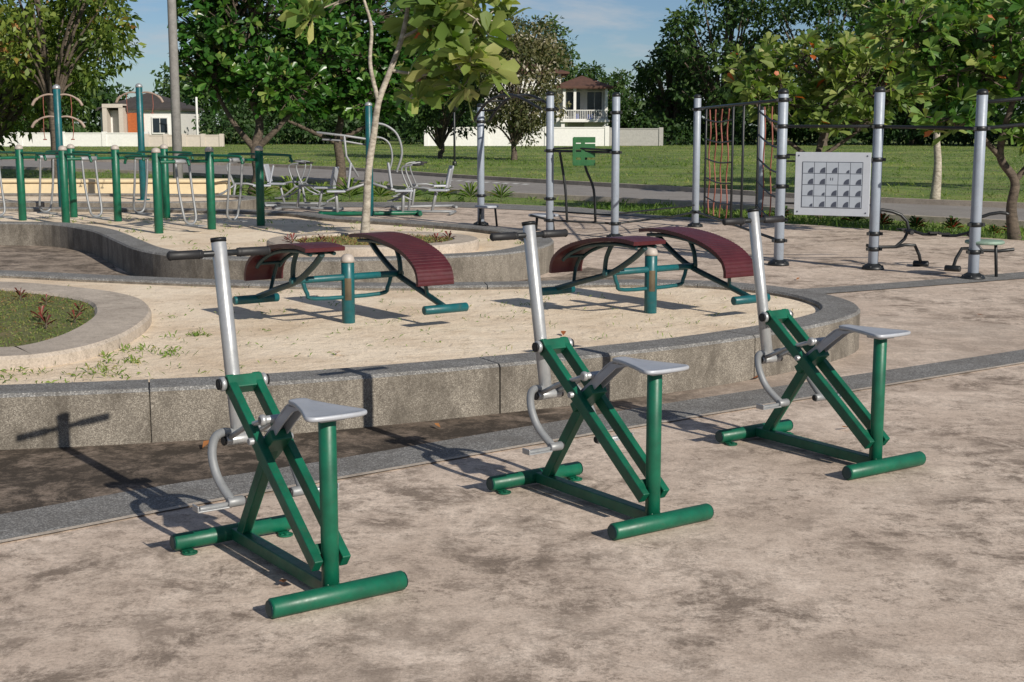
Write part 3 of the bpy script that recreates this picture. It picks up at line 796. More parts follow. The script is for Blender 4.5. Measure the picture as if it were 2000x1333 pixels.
clamp('A', (1.72, .5)); clamp('B', (1.90, 1.28, .55, .22)); clamp('C', (1.85, 1.27, .22)); clamp('D', (1.92, .25))
clamp('F', (1.97, 1.66, 1.3, .95, .55, .3)); clamp('G', (1.66, 1.28, .42, .24)); clamp('H', (1.64, .6, .3))
m = MB()
ax, ay = PO['A']; bx, by = PO['B']
for d in (-.16, .16):
    m.tube([(ax+d*.8, ay+d*.5, 1.72), (ax+(bx-ax)*.25+d*.8, ay+(by-ay)*.25+d*.5, 2.05), (ax+(bx-ax)*.6+d*.8, ay+(by-ay)*.6+d*.5, 2.13), (bx+d*.8, by+d*.5, 1.90)], .022, 8, 0, 6)
for t, z in ((.12, 1.90), (.25, 2.05), (.42, 2.12), (.6, 2.13), (.8, 2.05)):
    x = ax+(bx-ax)*t; y = ay+(by-ay)*t; m.tube([(x-.13, y-.08, z), (x+.13, y+.08, z)], .015, 7)
m.obj('arched_ladder', 'blackpaint', ff)
def cbar(path, r, c=0, nm='crossbar'): MB().tube(path, r, 9, 0, c).obj(nm, 'blackpaint', ff)
cbar([pt('B', 1.28), pt('C', 1.27)], .020); cbar([pt('B', 1.31, (0, .04)), (.9, 20.9, 1.33), pt('C', 1.30, (0, .04))], .014)
for x0, s in ((.72, -1), (1.15, 1)):
    y0 = 21.1
    cbar([(x0, y0, 1.27), (x0-.04*s, y0, 1.05), (x0+.09, y0-.02, .70), (x0+.12, y0-.02, .20)], .020, 4, 'hanging_bar')
cbar([(bx-.3, by, .30), pt('B', .22), pt('C', .22), (2.6, 22.2, .22), pt('D', .25)], .017)
cbar([pt('B', .36), pt('C', .34)], .014); cbar([pt('C', .36), pt('D', .36)], .014)
cbar([pt('D', 1.93), pt('F', 1.97)], .020)
cbar([pt('D', .25), pt('F', .30)], .018)
cbar([pt('F', 1.66), pt('G', 1.66)], .018); cbar([pt('G', 1.66), pt('H', 1.64)], .018)
cbar([pt('G', 1.28), (4.0, 16.3, 1.30), pt('F', 1.33)], .012)
cbar([pt('H', 1.64), (5.9, 15.0, 1.72), (6.6, 14.9, 1.80)], .02, 3); cbar([pt('H', 1.92), (5.9, 15.0, 2.0), (6.6, 14.9, 2.1)], .02, 3)
dx, dy = PO['D']; fx, fy = PO['F']
def df(t, z): return (dx+(fx-dx)*t, dy+(fy-dy)*t, z)
for t in (.14, .50, .62, .78): MB().tube([df(t, 1.94), df(t, .28)], .017, 9).obj('net_upright', 'blackpaint', ff)
for i, t in enumerate((.20, .28, .36, .44)):
    MB().tube([df(t+.010*math.sin(z*9+i), z) for z in np.linspace(1.90, .30, 13)], .011, 7, 0, 3).obj('climbing_rope', 'red', ff)
for i, t in enumerate((.84, .91)):
    MB().tube([df(t+.006*math.sin(z*9+i), z) for z in np.linspace(1.90, .50, 11)], .009, 7, 0, 2).obj('climbing_rope', 'red', ff)
for z in (.55, .85, 1.15, 1.45, 1.75):
    MB().tube([df(.14, z), df(.32, z-.04), df(.50, z)], .012, 7, 0, 3).obj('net_rung', 'blackpaint', ff)
    MB().tube([df(.78, z+.1), df(.90, z-.02), df(.99, z-.05)], .013, 7, 0, 3).obj('net_rung', 'blackpaint', ff)
Fv = Vector((3.22, 16.65)); Gv = Vector((4.24, 16.18)); dr = (Gv-Fv).normalized(); ang = math.atan2(dr.y, dr.x)
bc = (Fv+Gv)/2
pbo = MB().box((0, 0, 0), (.88, .022, .74)).obj('picture_board', 'panel', ff, .004); pbo.location = (bc.x+.03, bc.y-.09, .99); pbo.rotation_euler = (0, 0, ang)
gw = .70; gh = .53; ox = -.35; oz = -.275
MB().box((0, -.0130, -.01), (gw+.008, .003, gh+.008)).obj('grid_frame', 'ink', pbo)
ce = MB(); cw = gw/5; chh = gh/4
for i in range(5):
    for j in range(4):
        x0 = ox+i*cw+.004; z0 = oz+j*chh+.004
        ce.box((x0+cw/2-.004, -.0165, z0+chh/2-.004), (cw-.007, .003, chh-.007))
        cx = x0+cw-.014; cz = z0+.004; rr = cw*(.46 if (i*3+j*2) % 5 else .26)
        if (i, j) == (2, 2):
            for q in (.050, .075): ce.box((x0+q, -.0185, z0+.065), (.007, .003, .032), 1)
            continue
        poly = [(cx, cz)]+[(cx-rr*math.cos(a), cz+rr*math.sin(a)) for a in np.linspace(0, math.pi/2, 8)]
        ce.prism(poly, -.0195, -.0172, 1, lambda p, q, z: Vector((p, z, q)))
ce.obj('picture_grid', ['cell', 'ink'], pbo)
for x in (-.40, .40):
    for z in (-.33, .33): MB().tube([(x, -.016, z), (x, -.010, z)], .010, 8).obj('bolt', 'ink', pbo)
for z in (.75, 1.25): cbar([(Fv.x, Fv.y, z), (Gv.x, Gv.y, z)], .012, 0, 'board_rail')
gp = MB(); gp.box((0, 0, .02), (.06, .025, .38))
for z in (-.15, -.03, .09, .19): gp.box((.02, 0.004, z), (.33, .03, .085))
gp.box((-.13, 0, .02), (.05, .026, .40))
gpo = gp.obj('green_panel', 'signgreen', ff, .004); gpo.location = (1.06, 20.85, 1.26)

def build_stool(loc, topm, label, r=.27, h=.40):
    root = thing('round_stool', label, 'stool', loc, 0, 'round stools beside the frame')
    MB().lathe([(r-.02, h-.02), (r, h-.012), (r, h+.012), (r-.015, h+.02), (0, h+.022)], seg=28).obj('seat', topm, root)
    MB().tube([(-.10, 0, h-.02), (-.12, 0, .0)], .022, 9).obj('leg', 'blackpaint', root)
    MB().tube([(.14, .05, h-.02), (.17, .06, .0)], .018, 9).obj('leg', 'blackpaint', root)
    return root
build_stool((5.22, 15.25, 0), 'stoolgreen', 'round stool with pale green top on black legs', .21)
build_stool((-.42, 22.95, 0), 'seatgrey', 'round stool with grey top beside a grey post', .20, .33)
build_stool((.50, 22.0, 0), 'seatgrey', 'round stool with grey top beside the bars', .24, .25)
def build_legtrainer(loc, rot):
    root = thing('leg_trainer', 'black bent-tube pedal exerciser beside a grey post', 'exercise machine', loc, rot, 'black pedal exercisers')
    f = MB(); f.tube([(-.5, 0, .26), (-.15, 0, .24), (0, 0, .45), (-.10, 0, .62), (-.32, 0, .68), (-.42, 0, .66)], .020, 9, 0, 2)
    f.tube([(-.15, 0, .24), (.08, 0, .26), (.18, .05, .02)], .020, 9, 0, 2); f.tube([(0, 0, .45), (.14, -.1, .40), (.30, -.12, .40)], .018, 8, 0, 2)
    f.tube([(.10, .1, .03), (.26, .02, .03)], .04, 10)
    f.obj('frame', 'blackpaint', root)
    p = MB(); p.tube([(.0, -.14, .42), (.0, .14, .42)], .028, 9); p.box((-.03, .14, .44), (.13, .09, .02)); p.obj('crank', 'black', root)
    MB().box((.27, -.12, .42), (.13, .09, .02)).obj('pedal', 'black', root)
    return root
L1 = build_legtrainer((4.72, 16.45, 0), 0); dup(L1, (5.30, 16.0, 0), math.radians(170))

pl = thing('utility_pole', 'tall weathered grey concrete utility pole on the grass', 'utility pole', (-7.8, 32.5, -.05))
MB().tube([(0, 0, 0), (0, 0, 8.5)], [.115, .085], 14).obj('shaft', 'pole', pl)
m = MB(); m.box((0, 0, 8.1), (1.6, .08, .10))
for x in (-.7, -.3, .3, .7): m.lathe([(.03, 8.14), (.05, 8.2), (.03, 8.27), (0, 8.28)], (x, 0, 0), 8)
m.obj('crossarm', 'pole', pl)
lp = thing('garden_lamp', 'dark slim garden lamp post on the grass', 'lamp post', (-2.35, 57, -.05))
m = MB(); m.tube([(0, 0, 0), (0, 0, 2.2)], .045, 10); m.tube([(0, 0, 0), (0, 0, .2)], .09, 10); m.obj('pole', 'blackpaint', lp)
MB().lathe([(.05, 2.18), (.16, 2.32), (.18, 2.5), (.22, 2.52), (.05, 2.66), (0, 2.7)], seg=10).obj('lantern', 'blackpaint', lp)

# ------------------------------------------------------------------ houses and walls
def hip(mb, x0, x1, y0, y1, z0, z1, ov=.5, mi=0):
    x0 -= ov; x1 += ov; y0 -= ov; y1 += ov; w = x1-x0; d = y1-y0; b = len(mb.v)
    i = min(w, d)/2
    if w >= d: r0, r1 = (x0+i, (y0+y1)/2), (x1-i, (y0+y1)/2)
    else: r0, r1 = ((x0+x1)/2, y0+i), ((x0+x1)/2, y1-i)
    mb.v += [Vector((x0, y0, z0)), Vector((x1, y0, z0)), Vector((x1, y1, z0)), Vector((x0, y1, z0)), Vector((r0[0], r0[1], z1)), Vector((r1[0]+.01, r1[1]+.01, z1))]
    if w >= d: fs = ((0, 1, 5, 4), (1, 2, 5), (2, 3, 4, 5), (3, 0, 4))
    else: fs = ((0, 1, 4), (1, 2, 5, 4), (2, 3, 5), (3, 0, 4, 5))
    for q in fs: mb.face(tuple(b+k for k in q), mi)
    mb.box(((x0+x1)/2, (y0+y1)/2, z0-.08), (w-.02, d-.02, .155), mi)
def window(parent, x, y, z, w, h, mull=1):
    o = MB().box((x, y-.05, z), (w+.16, .10, h+.16)).obj('window', 'housewhite', parent, .01)
    g = MB(); n = mull+1; pw = w/n
    for i in range(n): g.box((x-w/2+pw*(i+.5), y-.112, z), (pw-.06, .02, h-.06))
    g.obj('pane', 'glass', o)
hs = thing('two_storey_house', 'white two-storey house with layered brown hip roofs and balcony', 'house', (0, 118, 0))
m = MB(); m.box((.9, 6.5, 3.0), (6.6, 8, 6.0)); m.box((6.2, 6.0, 2.3), (3.96, 6, 4.6)); m.box((6.15, 1.6, 1.87), (4.1, 3.4, .2)); m.box((6.15, 2.7, .9), (3.7, .6, 1.8)); m.obj('wall', 'housewhite', hs)
MBr = MB(); hip(MBr, -2.4, 4.2, 2.5, 10.5, 6.0, 7.1, .7); MBr.obj('roof', 'roof', hs)
MBr = MB(); hip(MBr, 3.9, 8.05, .2, 9, 4.72, 5.7, .5); MBr.obj('roof', 'roof', hs)
for x in (4.4, 5.3, 7.95): MB().box((x, .25, 3.3), (.22, .22, 2.6)).obj('balcony_column', 'housewhite', hs)
for x in (4.3, 7.95): MB().box((x, .3, .9), (.3, .3, 1.8)).obj('porch_column', 'housewhite', hs)
m = MB()
for i in range(26): m.box((4.3+i*.148, 0.0, 2.35), (.04, .04, .78))
m.box((6.15, 0, 2.75), (3.9, .08, .07)); m.box((6.15, 0, 2.0), (3.9, .08, .06)); m.obj('balcony_railing', 'housewhite', hs)
window(hs, 3.1, 2.45, 3.2, 1.0, 1.8, 1); window(hs, 3.4, 2.45, 5.35, .9, .6)
window(hs, 5.3, 2.95, 3.3, 1.2, 2.1); window(hs, 7.1, 2.95, 3.3, 1.3, 2.1)
MB().box((5.5, .5, 2.25), (.35, .3, .5)).obj('blue_container', 'blueitem', hs); MB().box((6.6, .5, 2.2), (.5, .3, .4)).obj('blue_container', 'blueitem', hs)
MB().box((5.5, 2.38, .9), (1.4, .06, 1.6)).obj('garage_door', 'wallgrey', hs)
h2 = thing('single_storey_house', 'white bungalow with dark grey-brown hip roof and orange door', 'house', (-30, 112, 0))
MB().box((0, 4.5, 1.4), (6.4, 7, 2.8)).obj('wall', 'housewhite', h2)
m = MB(); m.box((-2.55, .5, 1.5), (.35, 1.2, 3.1)); m.box((-1.25, .5, 1.5), (.35, 1.2, 3.1)); m.box((-1.9, .5, 3.05), (1.65, 1.3, .3)); m.obj('porch', 'housepink', h2)
m = MB(); hip(m, -2.9, 2.9, 1.2, 8, 2.85, 4.2, .6); m.obj('roof', 'roofgrey', h2)
MB().box((-.35, .94, 1.25), (1.3, .1, 2.5)).obj('door', 'orange', h2)
window(h2, 1.6, 1.0, 1.5, 1.2, 1.2)
def wall_run(name, label, x0, x1, y, h, mat, pill=3.0, cap=True):
    m = MB(); m.box(((x0+x1)/2, y, h/2-.03), (x1-x0, .2, h))
    n = max(1, int((x1-x0)/pill))
    for i in range(n+1): m.box((x0+i*(x1-x0)/n, y-.004, h/2+.04), (.32, .32, h+.14))
    if cap: m.box(((x0+x1)/2, y, h+.0), (x1-x0-.34, .28, .08))
    return tag(m.obj(name, mat), label, 'wall')
wall_run('garden_wall', 'long white rendered garden wall with pillars', -46, -27.2, 104, .95, 'housewhite')
wall_run('garden_wall', 'low cream garden wall with pillars before the bungalow', -26.9, -21.4, 103, .80, 'housepink', 1.3)
wall_run('garden_wall', 'white rendered garden wall below the two-storey house', -6.5, 7.2, 106, 1.35, 'housewhite', 4.5)
wall_run('garden_wall', 'unpainted grey block garden wall', 7.45, 11.4, 107, 1.25, 'wallgrey', 3.5)
pw = thing('lamp_pole', 'thin white pole behind the garden wall', 'pole', (-24.3, 108, 0))
m = MB(); m.tube([(0, 0, 0), (0, 0, 4.8)], .09, 8); m.tube([(0, 0, 4.75), (-.5, 0, 4.9)], .05, 8); m.obj('shaft', 'housewhite', pw)

# ------------------------------------------------------------------ trees
T = (-1.74, 16.3, .33)
rosette_tree('broadleaf_tree', 'young pale-barked broadleaf tree with big leaves in a ring bed', T,
    [(0, 0, 0), (.03, 0, .4), (.06, 0, .82), (.13, 0, 1.25), (.19, .0, 1.61), (.33, 0, 1.97), (.47, 0, 2.34), (.56, .05, 2.82), (.61, .1, 3.5)],
    [((1.06, 0, 2.62), (.80, .6, .40), 1.15), ((1.22, -.2, 2.00), (.42, .5, .38), .60), ((.91, .1, 3.5), (1.0, .9, .5), .5), ((-.42, 0, 2.72), (.35, .5, .3), .18), ((.55, .2, 1.72), (.28, .5, .13), .07)],
    78, .38, 'leaf_young', 'bark_pale', .050,
    [([(.19, 0, 1.61), (.10, 0, 2.04), (.12, 0, 2.47), (.02, 0, 2.85), (-.06, .1, 3.4)], .027),
     ([(.33, 0, 1.97), (.71, -.05, 1.92), (.95, -.1, 1.95), (1.21, -.15, 2.1)], .020),
     ([(.47, 0, 2.34), (.76, 0, 2.5), (1.06, 0, 2.8)], .022)], per=9, ratio=.40, twig=.007)
rosette_tree('broadleaf_tree', 'dense dark green broadleaf tree beside the road', (-6.3, 34, -.05),
    [(0, 0, 0), (.12, 0, .5), (.05, 0, 1.1), (.15, .1, 1.7), (0, 0, 2.3)],
    [((-.9, 0, 3.1), (1.0, 1.0, .9), 1), ((.7, -.3, 2.7), (1.1, 1.0, .8), 1.1), ((0, 0, 4.3), (1.5, 1.2, .9), 1.2), ((1.5, .3, 3.9), (1.0, .9, .9), .8), ((-1.1, .2, 4.2), (.8, .9, .8), .6), ((.2, -.3, 5.4), (1.4, 1, .8), .7)],
    680, .31, 'leaf_dark', 'bark_dark', .17, [([(.05, 0, 1.1), (.7, -.1, 1.7), (1.2, 0, 2.3)], .09), ([(.05, 0, 1.1), (-.5, 0, 1.8), (-.9, 0, 2.6)], .09)], per=10, ratio=.42)
rosette_tree('broadleaf_tree', 'broad spreading broadleaf tree near the silver machines', (-4.7, 38, -.05),
    [(0, 0, 0), (.02, 0, .7), (-.05, 0, 1.3), (.05, .1, 1.9), (0, 0, 2.4)],
    [((-.9, 0, 2.5), (1.3, 1.0, .6), 1), ((.9, -.3, 2.4), (1.2, 1.0, .6), 1), ((0, 0, 3.5), (1.7, 1.2, .8), 1.3), ((1.6, .2, 3.6), (1.1, 1, .9), .9), ((.6, 0, 4.8), (1.8, 1.2, .8), 1.1), ((2.4, 0, 2.7), (.8, .8, .6), .5)],
    720, .33, 'leaf_dark', 'bark_dark', .15, [([(-.05, 0, 1.2), (-.9, -.1, 1.6), (-1.6, 0, 1.9)], .07), ([(0, 0, 1.3), (.8, 0, 1.7), (1.3, 0, 2.1)], .07)], per=10, ratio=.42)
clump_tree('mango_tree', 'large olive-green leafy tree with drooping crown on the grass', (-16.2, 43, -.05), 8.6, 4.5, 1.1, 96, .25, 300, 'leaf_olive', 'bark_dark', .22, cr=(.14, .27), power=.4)
clump_tree('mango_tree', 'large leafy green tree at the lawn edge', (-13.1, 40, -.05), 8.0, 2.3, 2.5, 40, .23, 320, 'leaf_olive', 'bark_dark', .12, cr=(.20, .34), power=.4)
clump_tree('blossom_tree', 'dull green tree with pale blossom before a white wall', (.1, 66, -.05), 7.0, 2.5, .8, 72, .20, 400, 'leaf_brown', 'bark_dark', .14, cr=(.2, .33), power=.45)
clump_tree('blossom_tree', 'low shrub-like dark tree on the lawn', (-3.6, 70, -.05), 6.4, 2.8, .6, 50, .22, 380, 'leaf_far', 'bark_dark', .12, cr=(.2, .35))
rosette_tree('broadleaf_tree', 'broadleaf tree with arching trunk beside the plaza edge', (7.5, 20.6, -.05),
    [(0, 0, 0), (-.08, 0, .5), (-.05, 0, .9), (-.25, .1, 1.25), (-.2, .1, 1.7), (-.1, 0, 2.2)],
    [((-.9, 0, 2.4), (.9, .8, .5), 1), ((-.2, -.2, 3.0), (1.1, .9, .6), 1.2), ((.8, 0, 2.4), (.8, .8, .6), .8), ((-1.5, .2, 3.1), (.8, .8, .5), .8), ((-1.1, -.3, 1.75), (.5, .5, .2), .3), ((.3, 0, 1.6), (.7, .6, .25), .4)],
    330, .27, 'leaf_light', 'bark_dark', .085, [([(-.05, 0, .9), (.3, 0, 1.3), (.9, 0, 1.7)], .05), ([(-.25, .1, 1.25), (-.8, 0, 1.8), (-1.2, 0, 2.4)], .045)], per=10, ratio=.38, twig=.008)
rosette_tree('broadleaf_tree', 'broadleaf tree with slim pale trunk on the verge', (9.6, 31.5, -.05),
    [(0, 0, 0), (.03, 0, .8), (-.03, 0, 1.5), (.05, .1, 2.1), (0, 0, 2.8)],
    [((-1.3, 0, 3.1), (1.3, 1.0, .8), 1), ((.9, -.3, 2.9), (1.3, 1.0, .8), 1), ((-.4, 0, 4.3), (1.7, 1.2, .9), 1.3), ((1.6, .2, 4.2), (1.2, 1, .9), 1)],
    560, .31, 'leaf_light', 'bark_pale', .10, [([(-.03, 0, 1.5), (-.9, -.1, 2.2), (-1.6, 0, 2.7)], .05), ([(0, 0, 1.6), (.8, 0, 2.2), (1.3, 0, 2.7)], .05)], per=10, ratio=.40)
rosette_tree('broadleaf_tree', 'low spreading broadleaf tree with sunlit leaves behind the frame', (5.7, 25.9, -.05),
    [(0, 0, 0), (.05, 0, .6), (-.02, 0, 1.1), (.1, .1, 1.6), (.15, 0, 2.1)],
    [((-.9, 0, 2.35), (.95, .8, .55), 1), ((.7, -.3, 2.5), (1.1, .9, .6), 1.1), ((-.1, 0, 3.0), (1.1, .9, .40), .7), ((1.5, .2, 2.6), (.8, .8, .6), .8), ((-1.3, 0, 2.8), (.5, .6, .35), .3), ((.4, -.3, 1.75), (.8, .6, .25), .35)],
    300, .28, 'leaf_young', 'bark_dark', .085, [([(0, 0, 1.0), (-.7, -.1, 1.5), (-1.2, 0, 2.1)], .045), ([(0, 0, 1.1), (.7, 0, 1.6), (1.2, 0, 2.1)], .045)], per=10, ratio=.38, twig=.008)
rosette_tree('broadleaf_tree', 'tall dense broadleaf tree on the far verge', (13.6, 36, -.05),
    [(0, 0, 0), (.03, 0, .8), (-.03, 0, 1.5), (.05, .1, 2.1), (0, 0, 2.8)],
    [((-1.6, 0, 3.2), (1.5, 1.0, .9), 1), ((.9, -.3, 3.0), (1.5, 1.0, .9), 1), ((-.4, 0, 4.6), (2.2, 1.4, 1), 1.5), ((1.6, .2, 4.8), (1.2, 1, .9), 1)],
    460, .32, 'leaf_dark', 'bark_dark', .14, None, per=10, ratio=.42)
for (x, y, h, r, lbl) in ((16.9, 112, 13.5, 5.0, 'tall dark rounded tree at the lawn edge'), (13.4, 118, 9.0, 3.8, 'dark green tree beside the block wall'), (24.0, 108, 14.5, 6.0, 'very tall dense dark tree at the lawn edge'), (32, 112, 15, 6.5, 'broad dark tree at the lawn edge'), (41, 104, 14, 7, 'massive dark spreading tree'), (2.0, 138, 12.0, 5.5, 'tall tree rising behind the two-storey house'), (-7.5, 132, 13.0, 6, 'tall tree rising behind the garden wall'), (8.5, 146, 8.0, 4.5, 'grey-green tree behind the house roof'), (-42, 122, 12, 5.5, 'tall tree behind the long garden wall'), (-36.5, 108, 5.2, 3.2, 'round green tree over the long garden wall'), (-22, 124, 10.5, 5, 'dark tree behind the garden wall'), (-15, 120, 9.5, 5, 'dark round tree behind the lawn')):
    clump_tree('shade_tree', lbl, (x, y, -.05), h, r, 1.0, 78, .46, 84, 'leaf_far', 'bark_dark', .35, cr=(.16, .30), power=.5)
C = []
for x in np.arange(-85, 110, 3.2):
    y = 150+rng.uniform(-8, 20); h = 6.5+2.2*math.sin(x*.13)+rng.uniform(-1, 1.4)
    if 4 < x < 16: h = 6.0+rng.uniform(-.5, .5)
    for k in range(7):
        z = rng.uniform(.5, h-1.2); C.append(((x+rng.uniform(-2, 2), y+rng.uniform(-4, 4), z), (rng.uniform(1.6, 2.7),)*2+(rng.uniform(1.1, 1.7),)))
P, D, Tn = clump_leaves(C, .6, 42)
Ls = .75*rng.uniform(.6, 1.3, len(P)); stuff(leaf_obj('far_wood', P, D, Ls, Ls*.55, Tn*.8, 'leaf_far', 'kite'), 'dense dark green wood closing the lawn', 'wood')
C = [((x+rng.uniform(-1, 1), 112+rng.uniform(-3, 3), rng.uniform(.3, 1.7)), (1.9, 1.5, 1.1)) for x in np.arange(11.5, 60, 1.0)]
C += [((x+rng.uniform(-1, 1), 116+rng.uniform(-3, 3), rng.uniform(.3, 2.6)), (2.0, 1.5, 1.2)) for x in np.arange(-25, -3, .9)]
P, D, Tn = clump_leaves(C, .4, 90)
Ls = .5*rng.uniform(.6, 1.3, len(P)); stuff(leaf_obj('undergrowth', P, D, Ls, Ls*.5, Tn*.7, 'leaf_far', 'kite'), 'dark undergrowth along the lawn edge', 'undergrowth')

# ------------------------------------------------------------------ grass, weeds, small plants
def in_poly(x, y, poly):
    poly = np.array(poly); n = len(poly); c = np.zeros(len(x), bool); j = n-1
    for i in range(n):
        xi, yi = poly[i]; xj, yj = poly[j]
        t = ((yi > y) != (yj > y)) & (x < (xj-xi)*(y-yi)/(yj-yi+1e-12)+xi); c ^= t; j = i
    return c
def blades(name, n, xr, yr, z, L, W, mat, poly=None, excl=(), ypow=1.0, lean=.5, clump=0):
    x = rng.uniform(*xr, n); t = rng.uniform(0, 1, n)**ypow; y = yr[0]+(yr[1]-yr[0])*t
    if clump:
        nc = clump; cx = rng.uniform(*xr, nc); cy = rng.uniform(*yr, nc); i = rng.integers(0, nc, n); sp = rng.uniform(.02, .09, nc)[i]
        x = cx[i]+rng.normal(size=n)*sp; y = cy[i]+rng.normal(size=n)*sp
    ok = np.ones(n, bool)
    if poly is not None: ok &= in_poly(x, y, poly)
    for e in excl: ok &= ~in_poly(x, y, e)
    x = x[ok]; y = y[ok]; m = len(x); D = rng.normal(size=(m, 3))*lean; D[:, 2] = 1
    Ls = L*rng.uniform(.5, 1.4, m); P = np.stack([x, y, np.full(m, z)], 1)
    T = np.clip(rng.normal(.45, .22, m)+.25*np.sin(x*.9)*np.cos(y*.55)+.2*np.sin(x*.31+y*.17), 0, 1)
    return stuff(leaf_obj(name, P, D, Ls, W*rng.uniform(.7, 1.3, m), T, mat, 'kite', None, .25))
roadpoly = rnc+rfc[::-1]
blades('grass', 90000, (-24, 34), (22, 62), -.05, .075, .014, 'blade', None, (roadpoly, plaza_poly), 1.2, lean=.7)
blades('grass', 14000, (-24, 34), (24, 70), -.05, .17, .022, 'blade', None, (roadpoly, plaza_poly), 1.0, lean=.5, clump=1500)
blades('grass', 60000, (-48, 60), (58, 116), -.05, .09, .035, 'blade', None, (roadpoly,), 1.0, lean=.8)
blades('grass', 30000, (-6.6, -2.4), (7.4, 12), .32, .028, .006, 'dryblade', in1, lean=.9)
blades('grass', 7000, (-3, 0), (14.6, 17.2), .35, .05, .010, 'dryblade', in2, lean=.7)
s_in = offset(enc1, .33)
blades('weeds', 1300, (-5, 2.6), (7.4, 12.4), SAND, .045, .007, 'blade', s_in, (ring1,), lean=1.0, clump=280)
blades('weeds', 900, (-3.6, -2.1), (7.6, 9.4), SAND, .055, .010, 'blade', s_in, (ring1,), lean=1.0, clump=60)
s_in2 = offset(enc2, .33)
blades('weeds', 1600, (-8, .5), (14.3, 22), .26, .07, .010, 'blade', s_in2, (ring2,), lean=.9, clump=200)
bed = [(1.4, 28.2), (2.79, 25.6), (5.16, 23.2), (7.48, 20.2), (12, 15.5), (13, 16.6), (8.7, 21.6), (6.2, 24.6), (3.8, 27.6), (2.0, 30)]
blades('grass', 30000, (1.3, 13), (15.5, 30), -.04, .17, .016, 'blade', bed, lean=.6)
def litter(n, xr, yr, z, poly=None, excl=()):
    x = rng.uniform(*xr, n); y = rng.uniform(*yr, n); ok = np.ones(n, bool)
    if poly is not None: ok &= in_poly(x, y, poly)
    for e in excl: ok &= ~in_poly(x, y, e)
    x = x[ok]; y = y[ok]; m = len(x); D = rng.normal(size=(m, 3)); D[:, 2] *= .06
    Ls = rng.uniform(.008, .030, m)
    stuff(leaf_obj('leaf_litter', np.stack([x, y, np.full(m, z)], 1), D, Ls, Ls*.4, rng.random(m), 'litter', 'kite', None, 0, .12, 8))
litter(420, (-5, 2.6), (7.4, 12.4), SAND+.006, s_in, (ring1,))
litter(260, (-3, 6), (3, 16), .014, None, (enc1, enc2, farc+[(20, 0), (-9, 0)]))

def build_strap(name, label, cat, loc, mat, n, L, W, grp):
    root = thing(name, label, cat, loc, 0, grp)
    MB().tube([(0, 0, -.02), (0, 0, L*.35)], .005, 6).obj('stem', 'bark_dark', root)
    ang = np.arange(n)*2.4+rng.uniform(0, .4, n); el = np.linspace(.35, 1.35, n)
    D = np.stack([np.cos(ang)*np.cos(el), np.sin(ang)*np.cos(el), np.sin(el)], 1); P = np.tile([[0, 0, L*.3]], (n, 1))*np.linspace(.6, 1.1, n)[:, None]
    leaf_obj('leaves', P, D, L*rng.uniform(.8, 1.1, n), W, np.clip(rng.uniform(0, 1, n), 0, 1), mat, 'obov', root, .35, .25, 2.5)
    return root
c1 = build_strap('cordyline_plant', 'small red strap-leaved plant growing in the lawn bed', 'plant', (-3.05, 9.55, .32), 'cordy', 8, .105, .016, 'red strap-leaved plants')
for (x, y) in ((-3.15, 9.25), (-3.45, 9.1), (-3.14, 9.95), (-3.55, 10.45), (-3.30, 9.6), (-3.85, 10.75), (-3.9, 9.9), (-3.75, 9.0)):
    dup(c1, (x, y, .32), random.uniform(0, 6), random.uniform(.8, 1.3))
for (x, y) in ((-2.55, 15.7), (-2.45, 15.4), (-2.3, 15.2), (-1.95, 15.05), (-1.5, 15.1), (-1.15, 15.2), (-.85, 15.5), (-.72, 15.8), (-1.35, 15.5), (-2.15, 15.6)):
    dup(c1, (x, y, .35), random.uniform(0, 6), random.uniform(1.0, 1.7), 'small red strap-leaved plant in the bed below the tree')
g1 = build_strap('spider_lily', 'green strap-leaved lily clump beside the silver machines', 'plant', (-6.4, 31.2, -.04), 'blade', 26, .55, .05, 'green strap-leaved lilies')
for i in range(13): dup(g1, (-8.4+i*.68, 31.2+random.uniform(-.3, .5), -.04), random.uniform(0, 6), random.uniform(.7, 1.15))
r1 = build_strap('flowering_plant', 'leafy plant with small red blooms in the verge bed', 'plant', (6.6, 22.6, -.04), 'redbloom', 26, .26, .045, 'red flowering plants')
for (x, y) in ((7.1, 22.3), (7.9, 21.9), (8.3, 21.1), (5.9, 23.9), (4.9, 25.2), (6.2, 23.2), (7.5, 21.5)): dup(r1, (x, y, -.04), random.uniform(0, 6), random.uniform(.7, 1.3))

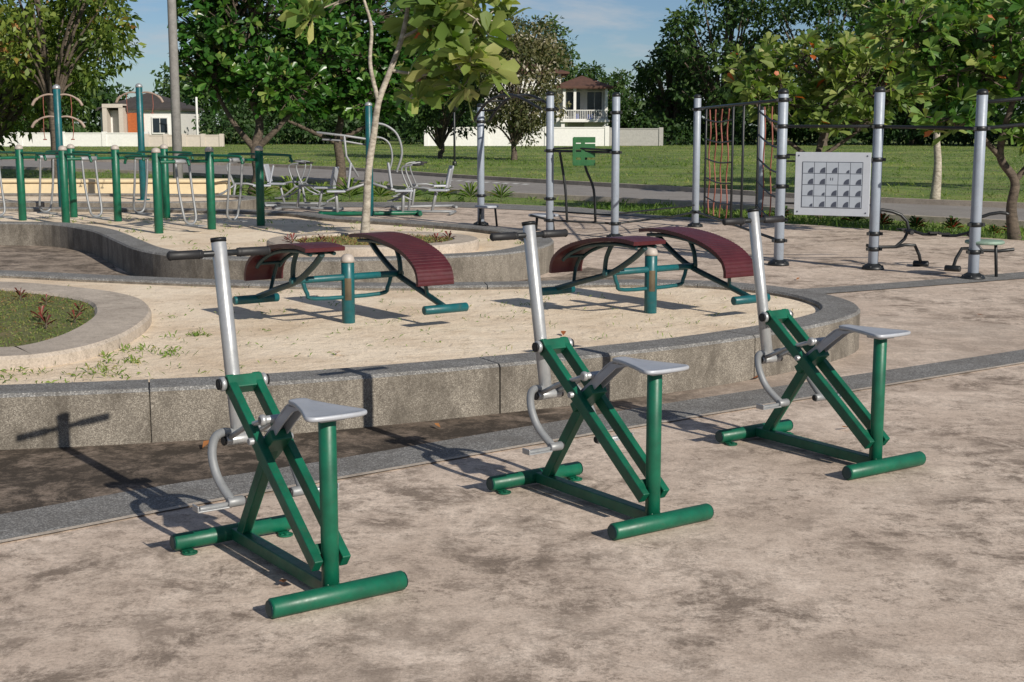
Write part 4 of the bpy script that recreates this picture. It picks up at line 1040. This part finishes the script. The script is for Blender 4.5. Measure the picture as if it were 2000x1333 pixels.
def fallen(loc, rot, s):
    o = leaf_obj('fallen_leaf', np.array([[0., 0, 0]]), np.array([[1., 0, .03]]), .11, .045, np.array([random.random()]), 'deadleaf', 'obov', None, -.15, .22, 50)
    o.location = loc; o.rotation_euler = (0, 0, rot); o.scale = (s,)*3
    return tag(o, 'curled dry orange leaf lying on the concrete', 'leaf', 'fallen leaves')
for i, (x, y, z) in enumerate([(-.63, 4.75, .012), (-.86, 4.98, .012), (-1.62, 7.06, .02), (-.4, 7.55, .02), (.35, 9.3, SAND+.01), (1.9, 7.6, .012), (-2.9, 8.1, .27), (-1.1, 8.6, SAND+.01), (2.2, 13.6, .01), (1.6, 9.05, .02), (4.2, 12.2, .01), (-.1, 13.1, .01), (3.1, 15.0, .01)]):
    fallen((x, y, z), random.uniform(0, 6), random.uniform(.6, .9))

# ------------------------------------------------------------------ camera, light, sky
cam = bpy.data.cameras.new('camera'); co = bpy.data.objects.new('camera', cam); COL.objects.link(co)
cam.lens = 48.6; cam.sensor_width = 36; cam.clip_end = 3000; cam.clip_start = .05
co.location = (0, 0, 1.7); co.rotation_euler = (math.radians(90)-math.atan(426/2700), 0, 0)
scene.camera = co
el = math.radians(28); az = math.radians(36.5)
L = Vector((-math.sin(az)*math.cos(el), math.cos(az)*math.cos(el), -math.sin(el)))
sd = bpy.data.lights.new('sun', 'SUN'); sd.energy = 5.0; sd.angle = math.radians(.5); sd.color = (1, .93, .82)
so = bpy.data.objects.new('sun', sd); COL.objects.link(so); so.rotation_euler = L.to_track_quat('-Z', 'Y').to_euler(); so.location = (5, -5, 12)
w = bpy.data.worlds.new('World'); scene.world = w; w.use_nodes = True
nt = w.node_tree; nt.nodes.clear()
wo = nt.nodes.new('ShaderNodeOutputWorld'); bg = nt.nodes.new('ShaderNodeBackground')
sky = nt.nodes.new('ShaderNodeTexSky'); sky.sky_type = 'NISHITA'; sky.sun_disc = False
sky.sun_elevation = el; sky.sun_rotation = math.atan2(-L.x, -L.y); sky.air_density = .8; sky.dust_density = .2; sky.ozone_density = 2.0
tint = mix(nt, 1.0, sky.outputs[0], (.82, .93, 1.08), 'MULTIPLY')
tc = nt.nodes.new('ShaderNodeTexCoord'); mp = nt.nodes.new('ShaderNodeMapping'); mp.inputs['Scale'].default_value = (1, 1, 5)
nt.links.new(tc.outputs['Generated'], mp.inputs[0])
cf = ramp(nt, noise(nt, mp.outputs[0], 5.5, 9, .62, .3), [(.47, 0), (.66, .85)])
cm = mix(nt, cf, tint, (8.0, 8.4, 8.9))
nt.links.new(cm, bg.inputs[0]); bg.inputs[1].default_value = .062
nt.links.new(bg.outputs[0], wo.inputs[0])
scene.view_settings.view_transform = 'Standard'; scene.view_settings.look = 'None'; scene.view_settings.exposure = 0
